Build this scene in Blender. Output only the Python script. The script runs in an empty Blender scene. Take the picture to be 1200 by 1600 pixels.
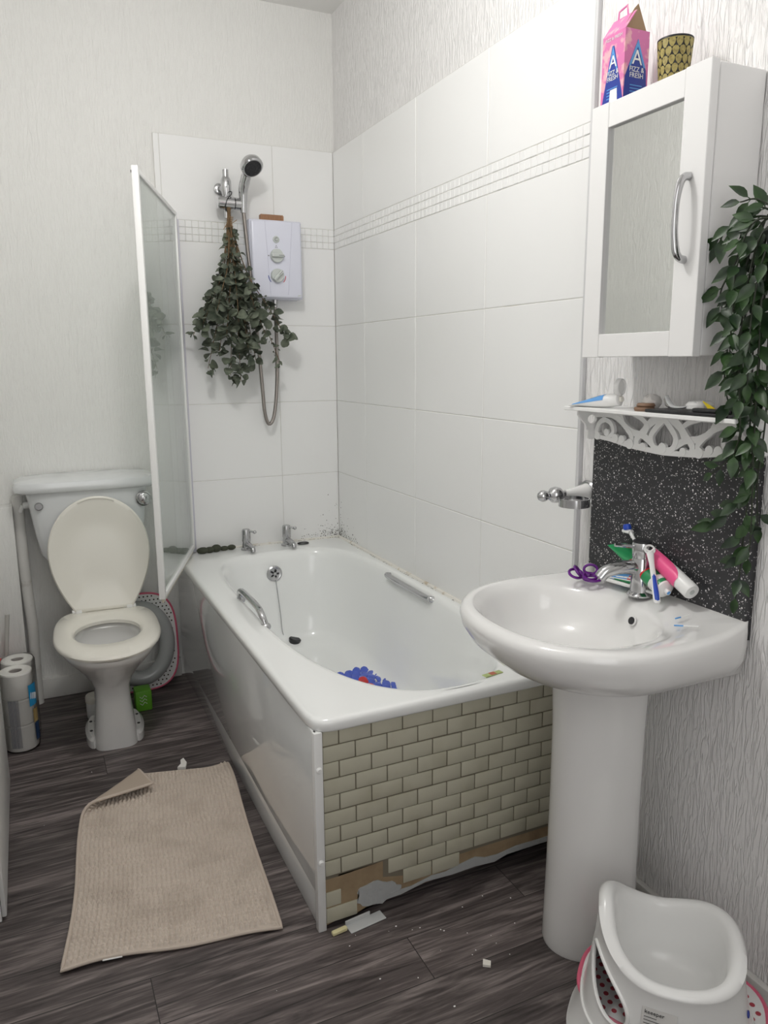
import bpy, bmesh, math, random
import numpy as np
from mathutils import Vector, Matrix
random.seed(7)
rng = np.random.default_rng(7)
SC = bpy.context.scene
COL = SC.collection
PI = math.pi

# ------------------------------------------------------------------ camera
cam_d = bpy.data.cameras.new('camera')
cam = bpy.data.objects.new('camera', cam_d); COL.objects.link(cam)
yaw, pitch, roll = 0.4342, 0.1948, -0.0065
fw = Vector((math.sin(yaw)*math.cos(pitch), math.cos(yaw)*math.cos(pitch), -math.sin(pitch)))
rt = Vector((math.cos(yaw), -math.sin(yaw), 0)); up = rt.cross(fw)
r2 = rt*math.cos(roll) + up*math.sin(roll); u2 = -rt*math.sin(roll) + up*math.cos(roll)
M = Matrix((r2, u2, -fw)).transposed().to_4x4(); M.translation = (-1.2956, -3.2955, 1.3663)
cam.matrix_world = M
cam_d.sensor_fit = 'VERTICAL'; cam_d.sensor_height = 36.0; cam_d.lens = 1199.2/1600*36.0
cam_d.clip_start = 0.02
SC.camera = cam
# ------------------------------------------------------------------ light, world, exposure
SC.view_settings.view_transform = 'Standard'; SC.view_settings.look = 'None'
SC.view_settings.gamma = 1.0; SC.view_settings.exposure = -0.08
SC.view_settings.use_curve_mapping = False
W = bpy.data.worlds.new('world'); SC.world = W; W.use_nodes = True
W.node_tree.nodes['Background'].inputs[0].default_value = (0.9, 0.95, 1, 1)
W.node_tree.nodes['Background'].inputs[1].default_value = 0.3
ld = bpy.data.lights.new('ceiling_bulb', 'POINT'); ld.energy = 27.5; ld.shadow_soft_size = 0.09
ld.color = (1.0, 0.99, 0.965)
lo = bpy.data.objects.new('ceiling_bulb', ld); lo.location = (-0.95, -1.70, 2.55); COL.objects.link(lo)
fill = bpy.data.lights.new('fill_light', 'AREA'); fill.energy = 8; fill.shape = 'RECTANGLE'; fill.size = 0.8; fill.size_y = 1.8  # unseen fill added behind the camera to brighten the room, no real lamp
fill_ob = bpy.data.objects.new('fill_light', fill); fill_ob.location = (-1.05, -3.74, 1.55); fill_ob.rotation_euler = (PI/2, 0, 0); COL.objects.link(fill_ob)
SC.cycles.max_bounces = 10; SC.cycles.diffuse_bounces = 6; SC.cycles.glossy_bounces = 5
SC.cycles.transparent_max_bounces = 12; SC.cycles.caustics_reflective = False; SC.cycles.caustics_refractive = False
SC.cycles.sample_clamp_indirect = 4.0

# ------------------------------------------------------------------ materials
def mat(name, col, rough=0.5, metal=0.0, coat=0.0, spec=0.5, bump=None, var=None):
    """bump=(scale xyz, strength, distance, detail); var=(scale, colour2, lo, hi)"""
    m = bpy.data.materials.new(name); m.use_nodes = True
    nt = m.node_tree; b = nt.nodes['Principled BSDF']
    b.inputs['Base Color'].default_value = (*col, 1); b.inputs['Roughness'].default_value = rough
    b.inputs['Metallic'].default_value = metal; b.inputs['Coat Weight'].default_value = coat
    b.inputs['Specular IOR Level'].default_value = spec
    tc = nt.nodes.new('ShaderNodeTexCoord')
    if bump:
        mp = nt.nodes.new('ShaderNodeMapping'); mp.inputs['Scale'].default_value = bump[0]
        n = nt.nodes.new('ShaderNodeTexNoise'); n.inputs['Scale'].default_value = 1; n.inputs['Detail'].default_value = bump[3]
        bp = nt.nodes.new('ShaderNodeBump'); bp.inputs['Strength'].default_value = bump[1]; bp.inputs['Distance'].default_value = bump[2]
        nt.links.new(tc.outputs['Object'], mp.inputs[0]); nt.links.new(mp.outputs[0], n.inputs['Vector'])
        nt.links.new(n.outputs[0], bp.inputs['Height']); nt.links.new(bp.outputs[0], b.inputs['Normal'])
    if var:
        n = nt.nodes.new('ShaderNodeTexNoise'); n.inputs['Scale'].default_value = var[0]; n.inputs['Detail'].default_value = 5
        cr = nt.nodes.new('ShaderNodeValToRGB')
        cr.color_ramp.elements[0].position = var[2]; cr.color_ramp.elements[0].color = (*col, 1)
        cr.color_ramp.elements[1].position = var[3]; cr.color_ramp.elements[1].color = (*var[1], 1)
        nt.links.new(tc.outputs['Object'], n.inputs['Vector']); nt.links.new(n.outputs[0], cr.inputs[0])
        nt.links.new(cr.outputs[0], b.inputs['Base Color'])
    return m

def wallpaper(name, col, dist, axis):
    """embossed vertical ripple wallpaper; axis = horizontal axis of the wall"""
    m = bpy.data.materials.new(name); m.use_nodes = True
    nt = m.node_tree; b = nt.nodes['Principled BSDF']; L = nt.links.new
    b.inputs['Base Color'].default_value = (*col, 1); b.inputs['Roughness'].default_value = 0.62
    tc = nt.nodes.new('ShaderNodeTexCoord')
    mp = nt.nodes.new('ShaderNodeMapping')
    mp.inputs['Scale'].default_value = (105, 1, 15) if axis == 'x' else (1, 105, 15)
    n = nt.nodes.new('ShaderNodeTexNoise'); n.inputs['Scale'].default_value = 1; n.inputs['Detail'].default_value = 1.5
    n.inputs['Distortion'].default_value = 0.6
    a = nt.nodes.new('ShaderNodeMath'); a.operation = 'SUBTRACT'; a.inputs[1].default_value = 0.5
    ab = nt.nodes.new('ShaderNodeMath'); ab.operation = 'ABSOLUTE'
    cr = nt.nodes.new('ShaderNodeMapRange'); cr.inputs[1].default_value = 0.0; cr.inputs[2].default_value = 0.10
    bp = nt.nodes.new('ShaderNodeBump'); bp.inputs['Strength'].default_value = 1.0; bp.inputs['Distance'].default_value = dist
    L(tc.outputs['Object'], mp.inputs[0]); L(mp.outputs[0], n.inputs['Vector']); L(n.outputs[0], a.inputs[0])
    L(a.outputs[0], ab.inputs[0]); L(ab.outputs[0], cr.inputs[0]); L(cr.outputs[0], bp.inputs['Height']); L(bp.outputs[0], b.inputs['Normal'])
    return m

def floor_mat():
    m = bpy.data.materials.new('wood_vinyl'); m.use_nodes = True
    nt = m.node_tree; b = nt.nodes['Principled BSDF']; L = nt.links.new
    tc = nt.nodes.new('ShaderNodeTexCoord')
    br = nt.nodes.new('ShaderNodeTexBrick'); br.offset = 0.37; br.offset_frequency = 2
    br.inputs['Scale'].default_value = 1; br.inputs['Brick Width'].default_value = 0.92; br.inputs['Row Height'].default_value = 0.138
    br.inputs['Mortar Size'].default_value = 0.0012; br.inputs['Mortar Smooth'].default_value = 0.2; br.inputs['Bias'].default_value = 0
    br.inputs['Color1'].default_value = (0, 0, 0, 1); br.inputs['Color2'].default_value = (1, 1, 1, 1); br.inputs['Mortar'].default_value = (0.5, 0.5, 0.5, 1)
    mo = nt.nodes.new('ShaderNodeMapping'); mo.inputs['Location'].default_value = (0.23, 0.055, 0); mo.inputs['Rotation'].default_value = (0, 0, 0.0)
    L(tc.outputs['Object'], mo.inputs[0]); L(mo.outputs[0], br.inputs['Vector'])
    # grain shifted by plank
    ad = nt.nodes.new('ShaderNodeVectorMath'); ad.operation = 'MULTIPLY_ADD'
    ad.inputs[1].default_value = (3.7, 5.1, 9.0); L(br.outputs['Color'], ad.inputs[0]); L(tc.outputs['Object'], ad.inputs[2])
    m1 = nt.nodes.new('ShaderNodeMapping'); m1.inputs['Scale'].default_value = (3.2, 34, 1); L(ad.outputs[0], m1.inputs[0])
    n1 = nt.nodes.new('ShaderNodeTexNoise'); n1.inputs['Scale'].default_value = 1; n1.inputs['Detail'].default_value = 7; n1.inputs['Roughness'].default_value = 0.62; n1.inputs['Distortion'].default_value = 1.1
    L(m1.outputs[0], n1.inputs['Vector'])
    m2 = nt.nodes.new('ShaderNodeMapping'); m2.inputs['Scale'].default_value = (9, 160, 1); L(ad.outputs[0], m2.inputs[0])
    n2 = nt.nodes.new('ShaderNodeTexNoise'); n2.inputs['Scale'].default_value = 1; n2.inputs['Detail'].default_value = 4
    L(m2.outputs[0], n2.inputs['Vector'])
    mx = nt.nodes.new('ShaderNodeMix'); mx.data_type = 'FLOAT'; mx.inputs[0].default_value = 0.32
    L(n1.outputs[0], mx.inputs[2]); L(n2.outputs[0], mx.inputs[3])
    cr = nt.nodes.new('ShaderNodeValToRGB'); e = cr.color_ramp.elements
    e[0].position = 0.34; e[0].color = (0.026, 0.021, 0.021, 1); e[1].position = 0.68; e[1].color = (0.27, 0.232, 0.222, 1)
    k = e.new(0.5); k.color = (0.098, 0.081, 0.079, 1)
    L(mx.outputs[0], cr.inputs[0])
    mul = nt.nodes.new('ShaderNodeMix'); mul.data_type = 'RGBA'; mul.blend_type = 'MULTIPLY'; mul.inputs[0].default_value = 1
    mr = nt.nodes.new('ShaderNodeMapRange'); mr.inputs[3].default_value = 0.72; mr.inputs[4].default_value = 1.25
    L(br.outputs['Color'], mr.inputs[0]); L(cr.outputs[0], mul.inputs[6]); L(mr.outputs[0], mul.inputs[7])
    mk = nt.nodes.new('ShaderNodeMix'); mk.data_type = 'RGBA'; L(br.outputs['Fac'], mk.inputs[0]); L(mul.outputs[2], mk.inputs[6]); mk.inputs[7].default_value = (0.02, 0.018, 0.018, 1)
    L(mk.outputs[2], b.inputs['Base Color'])
    b.inputs['Roughness'].default_value = 0.42; b.inputs['Specular IOR Level'].default_value = 0.35
    bp = nt.nodes.new('ShaderNodeBump'); bp.inputs['Strength'].default_value = 0.35; bp.inputs['Distance'].default_value = 0.001
    L(n2.outputs[0], bp.inputs['Height']); L(bp.outputs[0], b.inputs['Normal'])
    return m

def terrazzo():
    m = bpy.data.materials.new('dark_terrazzo'); m.use_nodes = True
    nt = m.node_tree; b = nt.nodes['Principled BSDF']; L = nt.links.new
    tc = nt.nodes.new('ShaderNodeTexCoord')
    prev = None
    for sc, th, keep in ((130, 0.26, 0.72), (230, 0.27, 0.66)):
        v = nt.nodes.new('ShaderNodeTexVoronoi'); v.inputs['Scale'].default_value = sc
        L(tc.outputs['Object'], v.inputs['Vector'])
        lt = nt.nodes.new('ShaderNodeMath'); lt.operation = 'LESS_THAN'; lt.inputs[1].default_value = th; L(v.outputs['Distance'], lt.inputs[0])
        sp = nt.nodes.new('ShaderNodeSeparateColor'); L(v.outputs['Color'], sp.inputs[0])
        gt = nt.nodes.new('ShaderNodeMath'); gt.operation = 'GREATER_THAN'; gt.inputs[1].default_value = keep; L(sp.outputs[0], gt.inputs[0])
        mu = nt.nodes.new('ShaderNodeMath'); mu.operation = 'MULTIPLY'; L(lt.outputs[0], mu.inputs[0]); L(gt.outputs[0], mu.inputs[1])
        m2 = nt.nodes.new('ShaderNodeMath'); m2.operation = 'MULTIPLY'; L(mu.outputs[0], m2.inputs[0]); L(sp.outputs[1], m2.inputs[1])
        if prev is None: prev = m2
        else:
            mm = nt.nodes.new('ShaderNodeMath'); mm.operation = 'MAXIMUM'; L(prev.outputs[0], mm.inputs[0]); L(m2.outputs[0], mm.inputs[1]); prev = mm
    mx = nt.nodes.new('ShaderNodeMix'); mx.data_type = 'RGBA'; L(prev.outputs[0], mx.inputs[0])
    mx.inputs[6].default_value = (0.027, 0.027, 0.03, 1); mx.inputs[7].default_value = (0.85, 0.83, 0.82, 1)
    L(mx.outputs[2], b.inputs['Base Color']); b.inputs['Roughness'].default_value = 0.42
    return m

def glass_mat():
    m = bpy.data.materials.new('clear_glass'); m.use_nodes = True
    nt = m.node_tree; nt.nodes.remove(nt.nodes['Principled BSDF']); L = nt.links.new
    out = nt.nodes['Material Output']
    t = nt.nodes.new('ShaderNodeBsdfTransparent'); t.inputs[0].default_value = (0.93, 0.965, 0.945, 1)
    g = nt.nodes.new('ShaderNodeBsdfGlossy'); g.inputs['Roughness'].default_value = 0.0
    lw = nt.nodes.new('ShaderNodeLayerWeight'); pw = nt.nodes.new('ShaderNodeMath'); pw.operation = 'POWER'; pw.inputs[1].default_value = 4.5
    fr = nt.nodes.new('ShaderNodeMath'); fr.operation = 'MULTIPLY_ADD'; fr.inputs[1].default_value = 0.95; fr.inputs[2].default_value = 0.035
    L(lw.outputs['Facing'], pw.inputs[0]); L(pw.outputs[0], fr.inputs[0])
    d = nt.nodes.new('ShaderNodeBsdfDiffuse'); d.inputs[0].default_value = (0.75, 0.8, 0.78, 1)
    m1 = nt.nodes.new('ShaderNodeMixShader'); m1.inputs[0].default_value = 0.09
    mx = nt.nodes.new('ShaderNodeMixShader'); L(t.outputs[0], m1.inputs[1]); L(d.outputs[0], m1.inputs[2])
    L(fr.outputs[0], mx.inputs[0]); L(m1.outputs[0], mx.inputs[1]); L(g.outputs[0], mx.inputs[2])
    L(mx.outputs[0], out.inputs[0])
    return m

def film_mat():
    m = bpy.data.materials.new('clear_film'); m.use_nodes = True
    nt = m.node_tree; nt.nodes.remove(nt.nodes['Principled BSDF']); L = nt.links.new
    t = nt.nodes.new('ShaderNodeBsdfTransparent'); g = nt.nodes.new('ShaderNodeBsdfGlossy'); g.inputs['Roughness'].default_value = 0.12
    fr = nt.nodes.new('ShaderNodeFresnel'); fr.inputs[0].default_value = 1.25
    n = nt.nodes.new('ShaderNodeTexNoise'); n.inputs['Scale'].default_value = 60; bp = nt.nodes.new('ShaderNodeBump'); bp.inputs['Distance'].default_value = 0.004
    L(n.outputs[0], bp.inputs['Height']); L(bp.outputs[0], g.inputs['Normal'])
    mx = nt.nodes.new('ShaderNodeMixShader'); L(fr.outputs[0], mx.inputs[0]); L(t.outputs[0], mx.inputs[1]); L(g.outputs[0], mx.inputs[2])
    L(mx.outputs[0], nt.nodes['Material Output'].inputs[0])
    return m

def leaf_mat(name, c1, c2, rough):
    m = mat(name, c1, rough, var=(28, c2, 0.35, 0.7)); return m

WHITE_WALL = (0.80, 0.795, 0.775)
M_PAPER_X = wallpaper('ripple_wallpaper_back', WHITE_WALL, 0.0007, 'x')
M_PAPER_Y = wallpaper('ripple_wallpaper_side', (0.80, 0.79, 0.785), 0.0015, 'y')
M_PLAIN = mat('white_emulsion', (0.80, 0.795, 0.78), 0.7)
M_FLOOR = floor_mat()
M_GROUT = mat('white_grout', (0.66, 0.65, 0.62), 0.85, var=(9, (0.5, 0.47, 0.40), 0.58, 0.8))
M_TILE = mat('white_ceramic_tile', (0.84, 0.84, 0.835), 0.28, bump=((7, 7, 7), 0.12, 0.004, 2))
M_SATIN = mat('white_satin_paint', (0.80, 0.80, 0.79), 0.4)
M_BATH = mat('white_enamel', (0.86, 0.87, 0.86), 0.12, coat=0.3)
M_ACRYL = mat('white_acrylic_panel', (0.72, 0.73, 0.725), 0.07, coat=0.6, bump=((2.2, 2.2, 2.2), 0.2, 0.01, 1))
M_CERAMIC = mat('white_sanitary_ceramic', (0.80, 0.795, 0.785), 0.10, coat=0.4)
M_SEAT = mat('cream_plastic_seat', (0.80, 0.775, 0.71), 0.22)
M_CISTERN = mat('cool_white_ceramic', (0.74, 0.755, 0.765), 0.15, coat=0.3)
M_CHROME = mat('chrome', (0.55, 0.55, 0.56), 0.09, 1.0)
M_DULLCHROME = mat('dull_chrome', (0.50, 0.50, 0.51), 0.25, 1.0)
M_HOSE = mat('steel_hose', (0.34, 0.31, 0.29), 0.33, 1.0)
M_BLACK = mat('black_plastic', (0.015, 0.015, 0.017), 0.4)
M_DARKHOLE = mat('dark_rubber_and_gap_shade', (0.03, 0.03, 0.032), 0.6)
M_GLASS = glass_mat()
M_FILM = film_mat()
M_MIRROR = mat('mirror_silver', (0.95, 0.96, 0.95), 0.015, 1.0)
M_CABINET = mat('white_matt_laminate', (0.80, 0.795, 0.79), 0.45, bump=((40, 40, 4), 0.05, 0.001, 2))
M_TERRAZZO = terrazzo()
M_SUBWAY = mat('cream_wall_tile', (0.53, 0.51, 0.405), 0.25, var=(11, (0.475, 0.45, 0.345), 0.5, 0.75))
M_BOARD = mat('bare_mdf_board', (0.34, 0.25, 0.15), 0.85, var=(16, (0.22, 0.15, 0.09), 0.4, 0.7))
M_ADHESIVE = mat('grey_tile_adhesive', (0.42, 0.43, 0.43), 0.9, bump=((60, 60, 60), 0.6, 0.004, 4))
M_MAT = mat('beige_chenille', (0.62, 0.545, 0.475), 0.95, spec=0.1, var=(9, (0.52, 0.45, 0.385), 0.5, 0.75))
M_MATBACK = mat('beige_woven_backing', (0.46, 0.385, 0.315), 0.9, spec=0.15, bump=((300, 300, 300), 0.5, 0.001, 1))
M_HEM = mat('beige_hem_tape', (0.55, 0.47, 0.40), 0.85, bump=((500, 500, 500), 0.5, 0.001, 1))
M_WHITE = mat('white_plastic', (0.82, 0.82, 0.81), 0.3)
M_POTTY = mat('glossy_white_potty_plastic', (0.80, 0.80, 0.79), 0.2, coat=0.15)
M_GREYPAD = mat('glossy_grey_ring_plastic', (0.46, 0.475, 0.475), 0.2, coat=0.2)
M_PINK = mat('pink_plastic', (0.70, 0.13, 0.22), 0.4)
M_HOTPINK = mat('hot_pink_plastic', (0.85, 0.10, 0.28), 0.3)
M_SHOWER = mat('lilac_white_plastic', (0.70, 0.71, 0.81), 0.25)
M_KNOB = mat('grey_control_plastic', (0.55, 0.58, 0.56), 0.3)
M_GREYLINE = mat('grey_print', (0.25, 0.25, 0.27), 0.5)
M_RED = mat('red_plastic', (0.55, 0.03, 0.03), 0.35)
M_BLUE = mat('royal_blue_plastic', (0.02, 0.07, 0.45), 0.3)
M_NAVY = mat('navy_print', (0.02, 0.045, 0.30), 0.4)
M_SKY = mat('sky_blue_print', (0.10, 0.32, 0.68), 0.4)
M_CYAN = mat('bright_blue_label', (0.02, 0.30, 0.60), 0.4)
M_GREEN = mat('green_plastic', (0.02, 0.26, 0.09), 0.3)
M_LIME = mat('lime_green_card', (0.14, 0.42, 0.03), 0.45)
M_YELLOW = mat('yellow_plastic', (0.85, 0.68, 0.02), 0.4)
M_PURPLE = mat('purple_plastic', (0.13, 0.012, 0.22), 0.25)
M_COPPER = mat('ribbed_copper_brown', (0.42, 0.23, 0.13), 0.5)
M_CARTON = mat('pink_carton', (0.66, 0.18, 0.40), 0.45, var=(45, (0.80, 0.42, 0.47), 0.52, 0.62))
M_CARD = mat('brown_cardboard', (0.36, 0.25, 0.15), 0.85)
M_OLIVE = mat('olive_yellow_print', (.34, .28, .085), .45, var=(160, (.22, .17, .05), .45, .65))
M_EUCA = leaf_mat('dried_eucalyptus_leaf', (0.045, 0.060, 0.040), (0.16, 0.18, 0.13), 0.65)
M_EUCASTEM = mat('brown_dried_stem', (0.16, 0.10, 0.05), 0.8)
M_IVY = leaf_mat('dark_artificial_leaf', (0.006, 0.020, 0.007), (0.032, 0.080, 0.018), 0.40)
M_IVYSTEM = mat('dark_artificial_stem', (0.018, 0.025, 0.012), 0.6)
M_TWINE = mat('brown_twine', (0.33, 0.22, 0.12), 0.9)
M_PAPERROLL = mat('white_tissue_paper', (0.80, 0.785, 0.75), 0.95, spec=0.1, bump=((200, 200, 200), 0.3, 0.001, 2))
M_CORE = mat('grey_cardboard_core', (0.40, 0.37, 0.35), 0.9)
M_SEALANT = mat('stained_sealant', (0.76, 0.74, 0.69), 0.6, var=(22, (0.50, 0.42, 0.30), 0.56, 0.72))
M_MOULD = mat('black_mould', (0.05, 0.042, 0.03), 0.95)
M_SLIME = mat('dark_green_sponge', (0.05, 0.055, 0.035), 0.8, bump=((220, 220, 220), 0.9, 0.004, 3))
M_BLUEMAT = mat('translucent_blue_vinyl', (0.07, 0.12, 0.55), 0.15, coat=0.3)
M_WATER = mat('toilet_water', (0.35, 0.34, 0.30), 0.03)
M_STAIN = mat('rusty_grime', (0.36, 0.25, 0.12), 0.8)
M_CLEARGREY = mat('grey_clear_plastic', (0.55, 0.56, 0.56), 0.15)
M_SKIRT = mat('scuffed_white_gloss', (0.70, 0.69, 0.665), 0.4, var=(14, (0.40, 0.37, 0.32), 0.62, 0.8))

# ------------------------------------------------------------------ mesh helpers
def finish(name, bm, m, parent=None, smooth=35, label=None):
    bmesh.ops.recalc_face_normals(bm, faces=bm.faces)
    me = bpy.data.meshes.new(name); bm.to_mesh(me); bm.free()
    if smooth:
        me.polygons.foreach_set('use_smooth', [True]*len(me.polygons))
        me.set_sharp_from_angle(angle=math.radians(smooth))
    for mm in (m if isinstance(m, (list, tuple)) else [m]): me.materials.append(mm)
    o = bpy.data.objects.new(name, me); COL.objects.link(o)
    if parent is not None: o.parent = parent
    if label: o['label'] = label
    return o

def BM(): return bmesh.new()

def box(bm, lo, hi, bev=0.0, seg=2, mtx=None, mi=0):
    lo = Vector(lo); hi = Vector(hi)
    r = bmesh.ops.create_cube(bm, size=1)
    vs = r['verts']
    for v in vs: v.co = Vector([lo[i] + (v.co[i]+0.5)*(hi[i]-lo[i]) for i in range(3)])
    fs = set(f for v in vs for f in v.link_faces)
    if bev > 0:
        es = list(set(e for v in vs for e in v.link_edges))
        rr = bmesh.ops.bevel(bm, geom=es, offset=bev, segments=seg, profile=0.5, affect='EDGES')
        vs = list(set(rr['verts']) | set(v for v in vs if v.is_valid)); fs = set(f for v in vs for f in v.link_faces)
    if mtx is not None:
        for v in vs: v.co = mtx @ v.co
    for f in fs: f.material_index = mi
    return vs

def loft(bm, rings, cap0=True, cap1=True, closed=True, mi=0):
    vr = [[bm.verts.new(tuple(p)) for p in r] for r in rings]
    n = len(rings[0])
    for a, b in zip(vr[:-1], vr[1:]):
        for i in range(n if closed else n-1):
            j = (i+1) % n
            try: f = bm.faces.new((a[i], a[j], b[j], b[i])); f.material_index = mi
            except ValueError: pass
    for flag, r in ((cap0, vr[0]), (cap1, vr[-1])):
        if flag:
            c = sum((v.co for v in r), Vector())/n
            cv = bm.verts.new(c)
            for i in range(n):
                f = bm.faces.new((r[i], r[(i+1) % n], cv)); f.material_index = mi
    return vr

def frame(d):
    d = Vector(d).normalized()
    a = Vector((0, 0, 1)) if abs(d.z) < 0.9 else Vector((1, 0, 0))
    x = d.cross(a).normalized(); y = d.cross(x).normalized()
    return x, y, d

def catmull(pts, k=8):
    P = [Vector(p) for p in pts]
    if len(P) < 3: return P
    out = []
    Q = [2*P[0]-P[1]] + P + [2*P[-1]-P[-2]]
    for i in range(1, len(Q)-2):
        for s in range(k):
            t = s/k
            out.append(0.5*((2*Q[i]) + (Q[i+1]-Q[i-1])*t + (2*Q[i-1]-5*Q[i]+4*Q[i+1]-Q[i+2])*t*t + (3*Q[i]-Q[i-1]-3*Q[i+1]+Q[i+2])*t**3))
    out.append(P[-1]); return out

def tube(bm, pts, r, n=10, smooth=0, cap=True, closed=False, mi=0, flat=1.0):
    P = catmull(pts, smooth) if smooth else [Vector(p) for p in pts]
    m = len(P)
    rad = r if isinstance(r, (list, tuple)) else [r]*m
    if len(rad) != m: rad = [float(q) for q in np.interp(np.linspace(0, 1, m), np.linspace(0, 1, len(rad)), rad)]
    rings = []; prevx = None
    for i in range(m):
        if closed: d = P[(i+1) % m]-P[i-1]
        else: d = P[min(i+1, m-1)]-P[max(i-1, 0)]
        if d.length < 1e-9: d = Vector((0, 0, 1))
        d.normalize()
        if prevx is None: x, y, _ = frame(d)
        else:
            x = prevx-d*prevx.dot(d)
            if x.length < 1e-6: x, y, _ = frame(d)
            x.normalize(); y = d.cross(x)
        prevx = x
        rings.append([P[i]+rad[i]*(x*math.cos(2*PI*k/n)+y*flat*math.sin(2*PI*k/n)) for k in range(n)])
    if closed: rings.append(rings[0])
    loft(bm, rings, cap and not closed, cap and not closed, mi=mi)
    if closed: bmesh.ops.remove_doubles(bm, verts=bm.verts, dist=1e-6)

def lathe(bm, prof, origin=(0, 0, 0), axis=(0, 0, 1), n=32, cap0=True, cap1=True, mi=0):
    """prof: list of (radius, height along axis)"""
    x, y, d = frame(axis); o = Vector(origin)
    rings = [[o+d*h+r*(x*math.cos(2*PI*k/n)+y*math.sin(2*PI*k/n)) for k in range(n)] for r, h in prof]
    loft(bm, rings, cap0, cap1, mi=mi)

def ball(bm, c, r, sx=1, sy=1, sz=1, n=16, mi=0):
    rr = bmesh.ops.create_uvsphere(bm, u_segments=n, v_segments=max(6, n//2), radius=1)
    for v in rr['verts']: v.co = Vector((c[0]+v.co.x*r*sx, c[1]+v.co.y*r*sy, c[2]+v.co.z*r*sz))
    for f in set(f for v in rr['verts'] for f in v.link_faces): f.material_index = mi

def prism(bm, poly, o, ux, uy, thick, mi=0):
    """poly in 2D extruded by thick along ux x uy, starting at o"""
    o, ux, uy = Vector(o), Vector(ux), Vector(uy); nz = ux.cross(uy).normalized()*thick
    a = [bm.verts.new(o+ux*p[0]+uy*p[1]) for p in poly]; b = [bm.verts.new(o+ux*p[0]+uy*p[1]+nz) for p in poly]
    n = len(poly); fs = [bm.faces.new(a), bm.faces.new(b[::-1])]
    for i in range(n): fs.append(bm.faces.new((a[i], b[i], b[(i+1) % n], a[(i+1) % n])))
    for f in fs: f.material_index = mi
    bmesh.ops.triangulate(bm, faces=fs[:2])

def selip(cx, cy, a, b, z, n, N=96, b2=None, n2=None):
    """superellipse ring; y<cy half may use its own length b2 / exponent n2"""
    out = []
    for k in range(N):
        t = 2*PI*k/N; c, s = math.cos(t), math.sin(t)
        bb, nn = (b2 if (b2 and s < 0) else b), (n2 if (n2 and s < 0) else n)
        r = (abs(c)**nn+abs(s)**nn)**(-1/nn)
        out.append(Vector((cx+a*c*r, cy+bb*s*r, z)))
    return out

def text(body, size, o, ux, uy, m, parent, name='lettering', ext=0.0002, align='CENTER'):
    cu = bpy.data.curves.new('txt', 'FONT'); cu.body = body; cu.size = size; cu.extrude = ext; cu.align_x = align; cu.space_line = 0.85
    cu.resolution_u = 2
    t = bpy.data.objects.new('txt', cu); COL.objects.link(t)
    dg = bpy.context.evaluated_depsgraph_get(); me = bpy.data.meshes.new_from_object(t.evaluated_get(dg))
    bpy.data.objects.remove(t); bpy.data.curves.remove(cu)
    ux = Vector(ux).normalized(); uy = Vector(uy).normalized(); nz = ux.cross(uy)
    mm = Matrix((ux, uy, nz)).transposed().to_4x4(); mm.translation = Vector(o)
    me.transform(mm); me.materials.clear(); me.materials.append(m); me.name = name
    ob = bpy.data.objects.new(name, me); COL.objects.link(ob); ob.parent = parent
    return ob

def empty(name, label, cat, loc=(0, 0, 0), group=None):
    o = bpy.data.objects.new(name, None); COL.objects.link(o); o.empty_display_size = 0.05
    o['label'] = label; o['category'] = cat
    if group: o['group'] = group
    return o
def tag(o, label, cat, group=None):
    o['label'] = label; o['category'] = cat
    if group: o['group'] = group
    return o
def struct(o): o['kind'] = 'structure'; return o

# ------------------------------------------------------------------ room shell
RX0, RY0, CZ = -1.66, -3.80, 2.787
def plane_box(name, lo, hi, m):
    bm = BM(); box(bm, lo, hi); return struct(finish(name, bm, m, smooth=0))
plane_box('floor', (RX0-.1, RY0-.1, -.1), (.11, .11, 0), M_FLOOR)
plane_box('ceiling', (RX0-.1, RY0-.1, CZ), (.11, .11, CZ+.1), M_PLAIN)
plane_box('wall_back', (RX0-.1, .010, 0), (.11, .11, CZ), M_PAPER_X)
plane_box('wall_right', (.010, RY0-.1, 0), (.11, .010, CZ), M_PAPER_Y)
plane_box('wall_left', (RX0-.1, RY0-.1, 0), (RX0, .010, CZ), wallpaper('ripple_wallpaper_left', WHITE_WALL, .0014, 'y'))
plane_box('wall_front', (RX0, RY0-.1, 0), (.010, RY0, CZ), M_PLAIN)
# skirting
bm = BM(); box(bm, (-1.37, -.010, 0), (-.765, .010, .085), .004); struct(finish('baseboard_back', bm, M_SKIRT))
bm = BM(); box(bm, (-.008, -3.6, 0), (.010, -1.745, .08), .004); struct(finish('baseboard_right', bm, M_SKIRT))
# low boxing in the back left corner
bm = BM(); box(bm, (RX0, -.085, 0), (-1.372, .010, .825), .004); struct(finish('trim_1', bm, M_PAPER_X))

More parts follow.
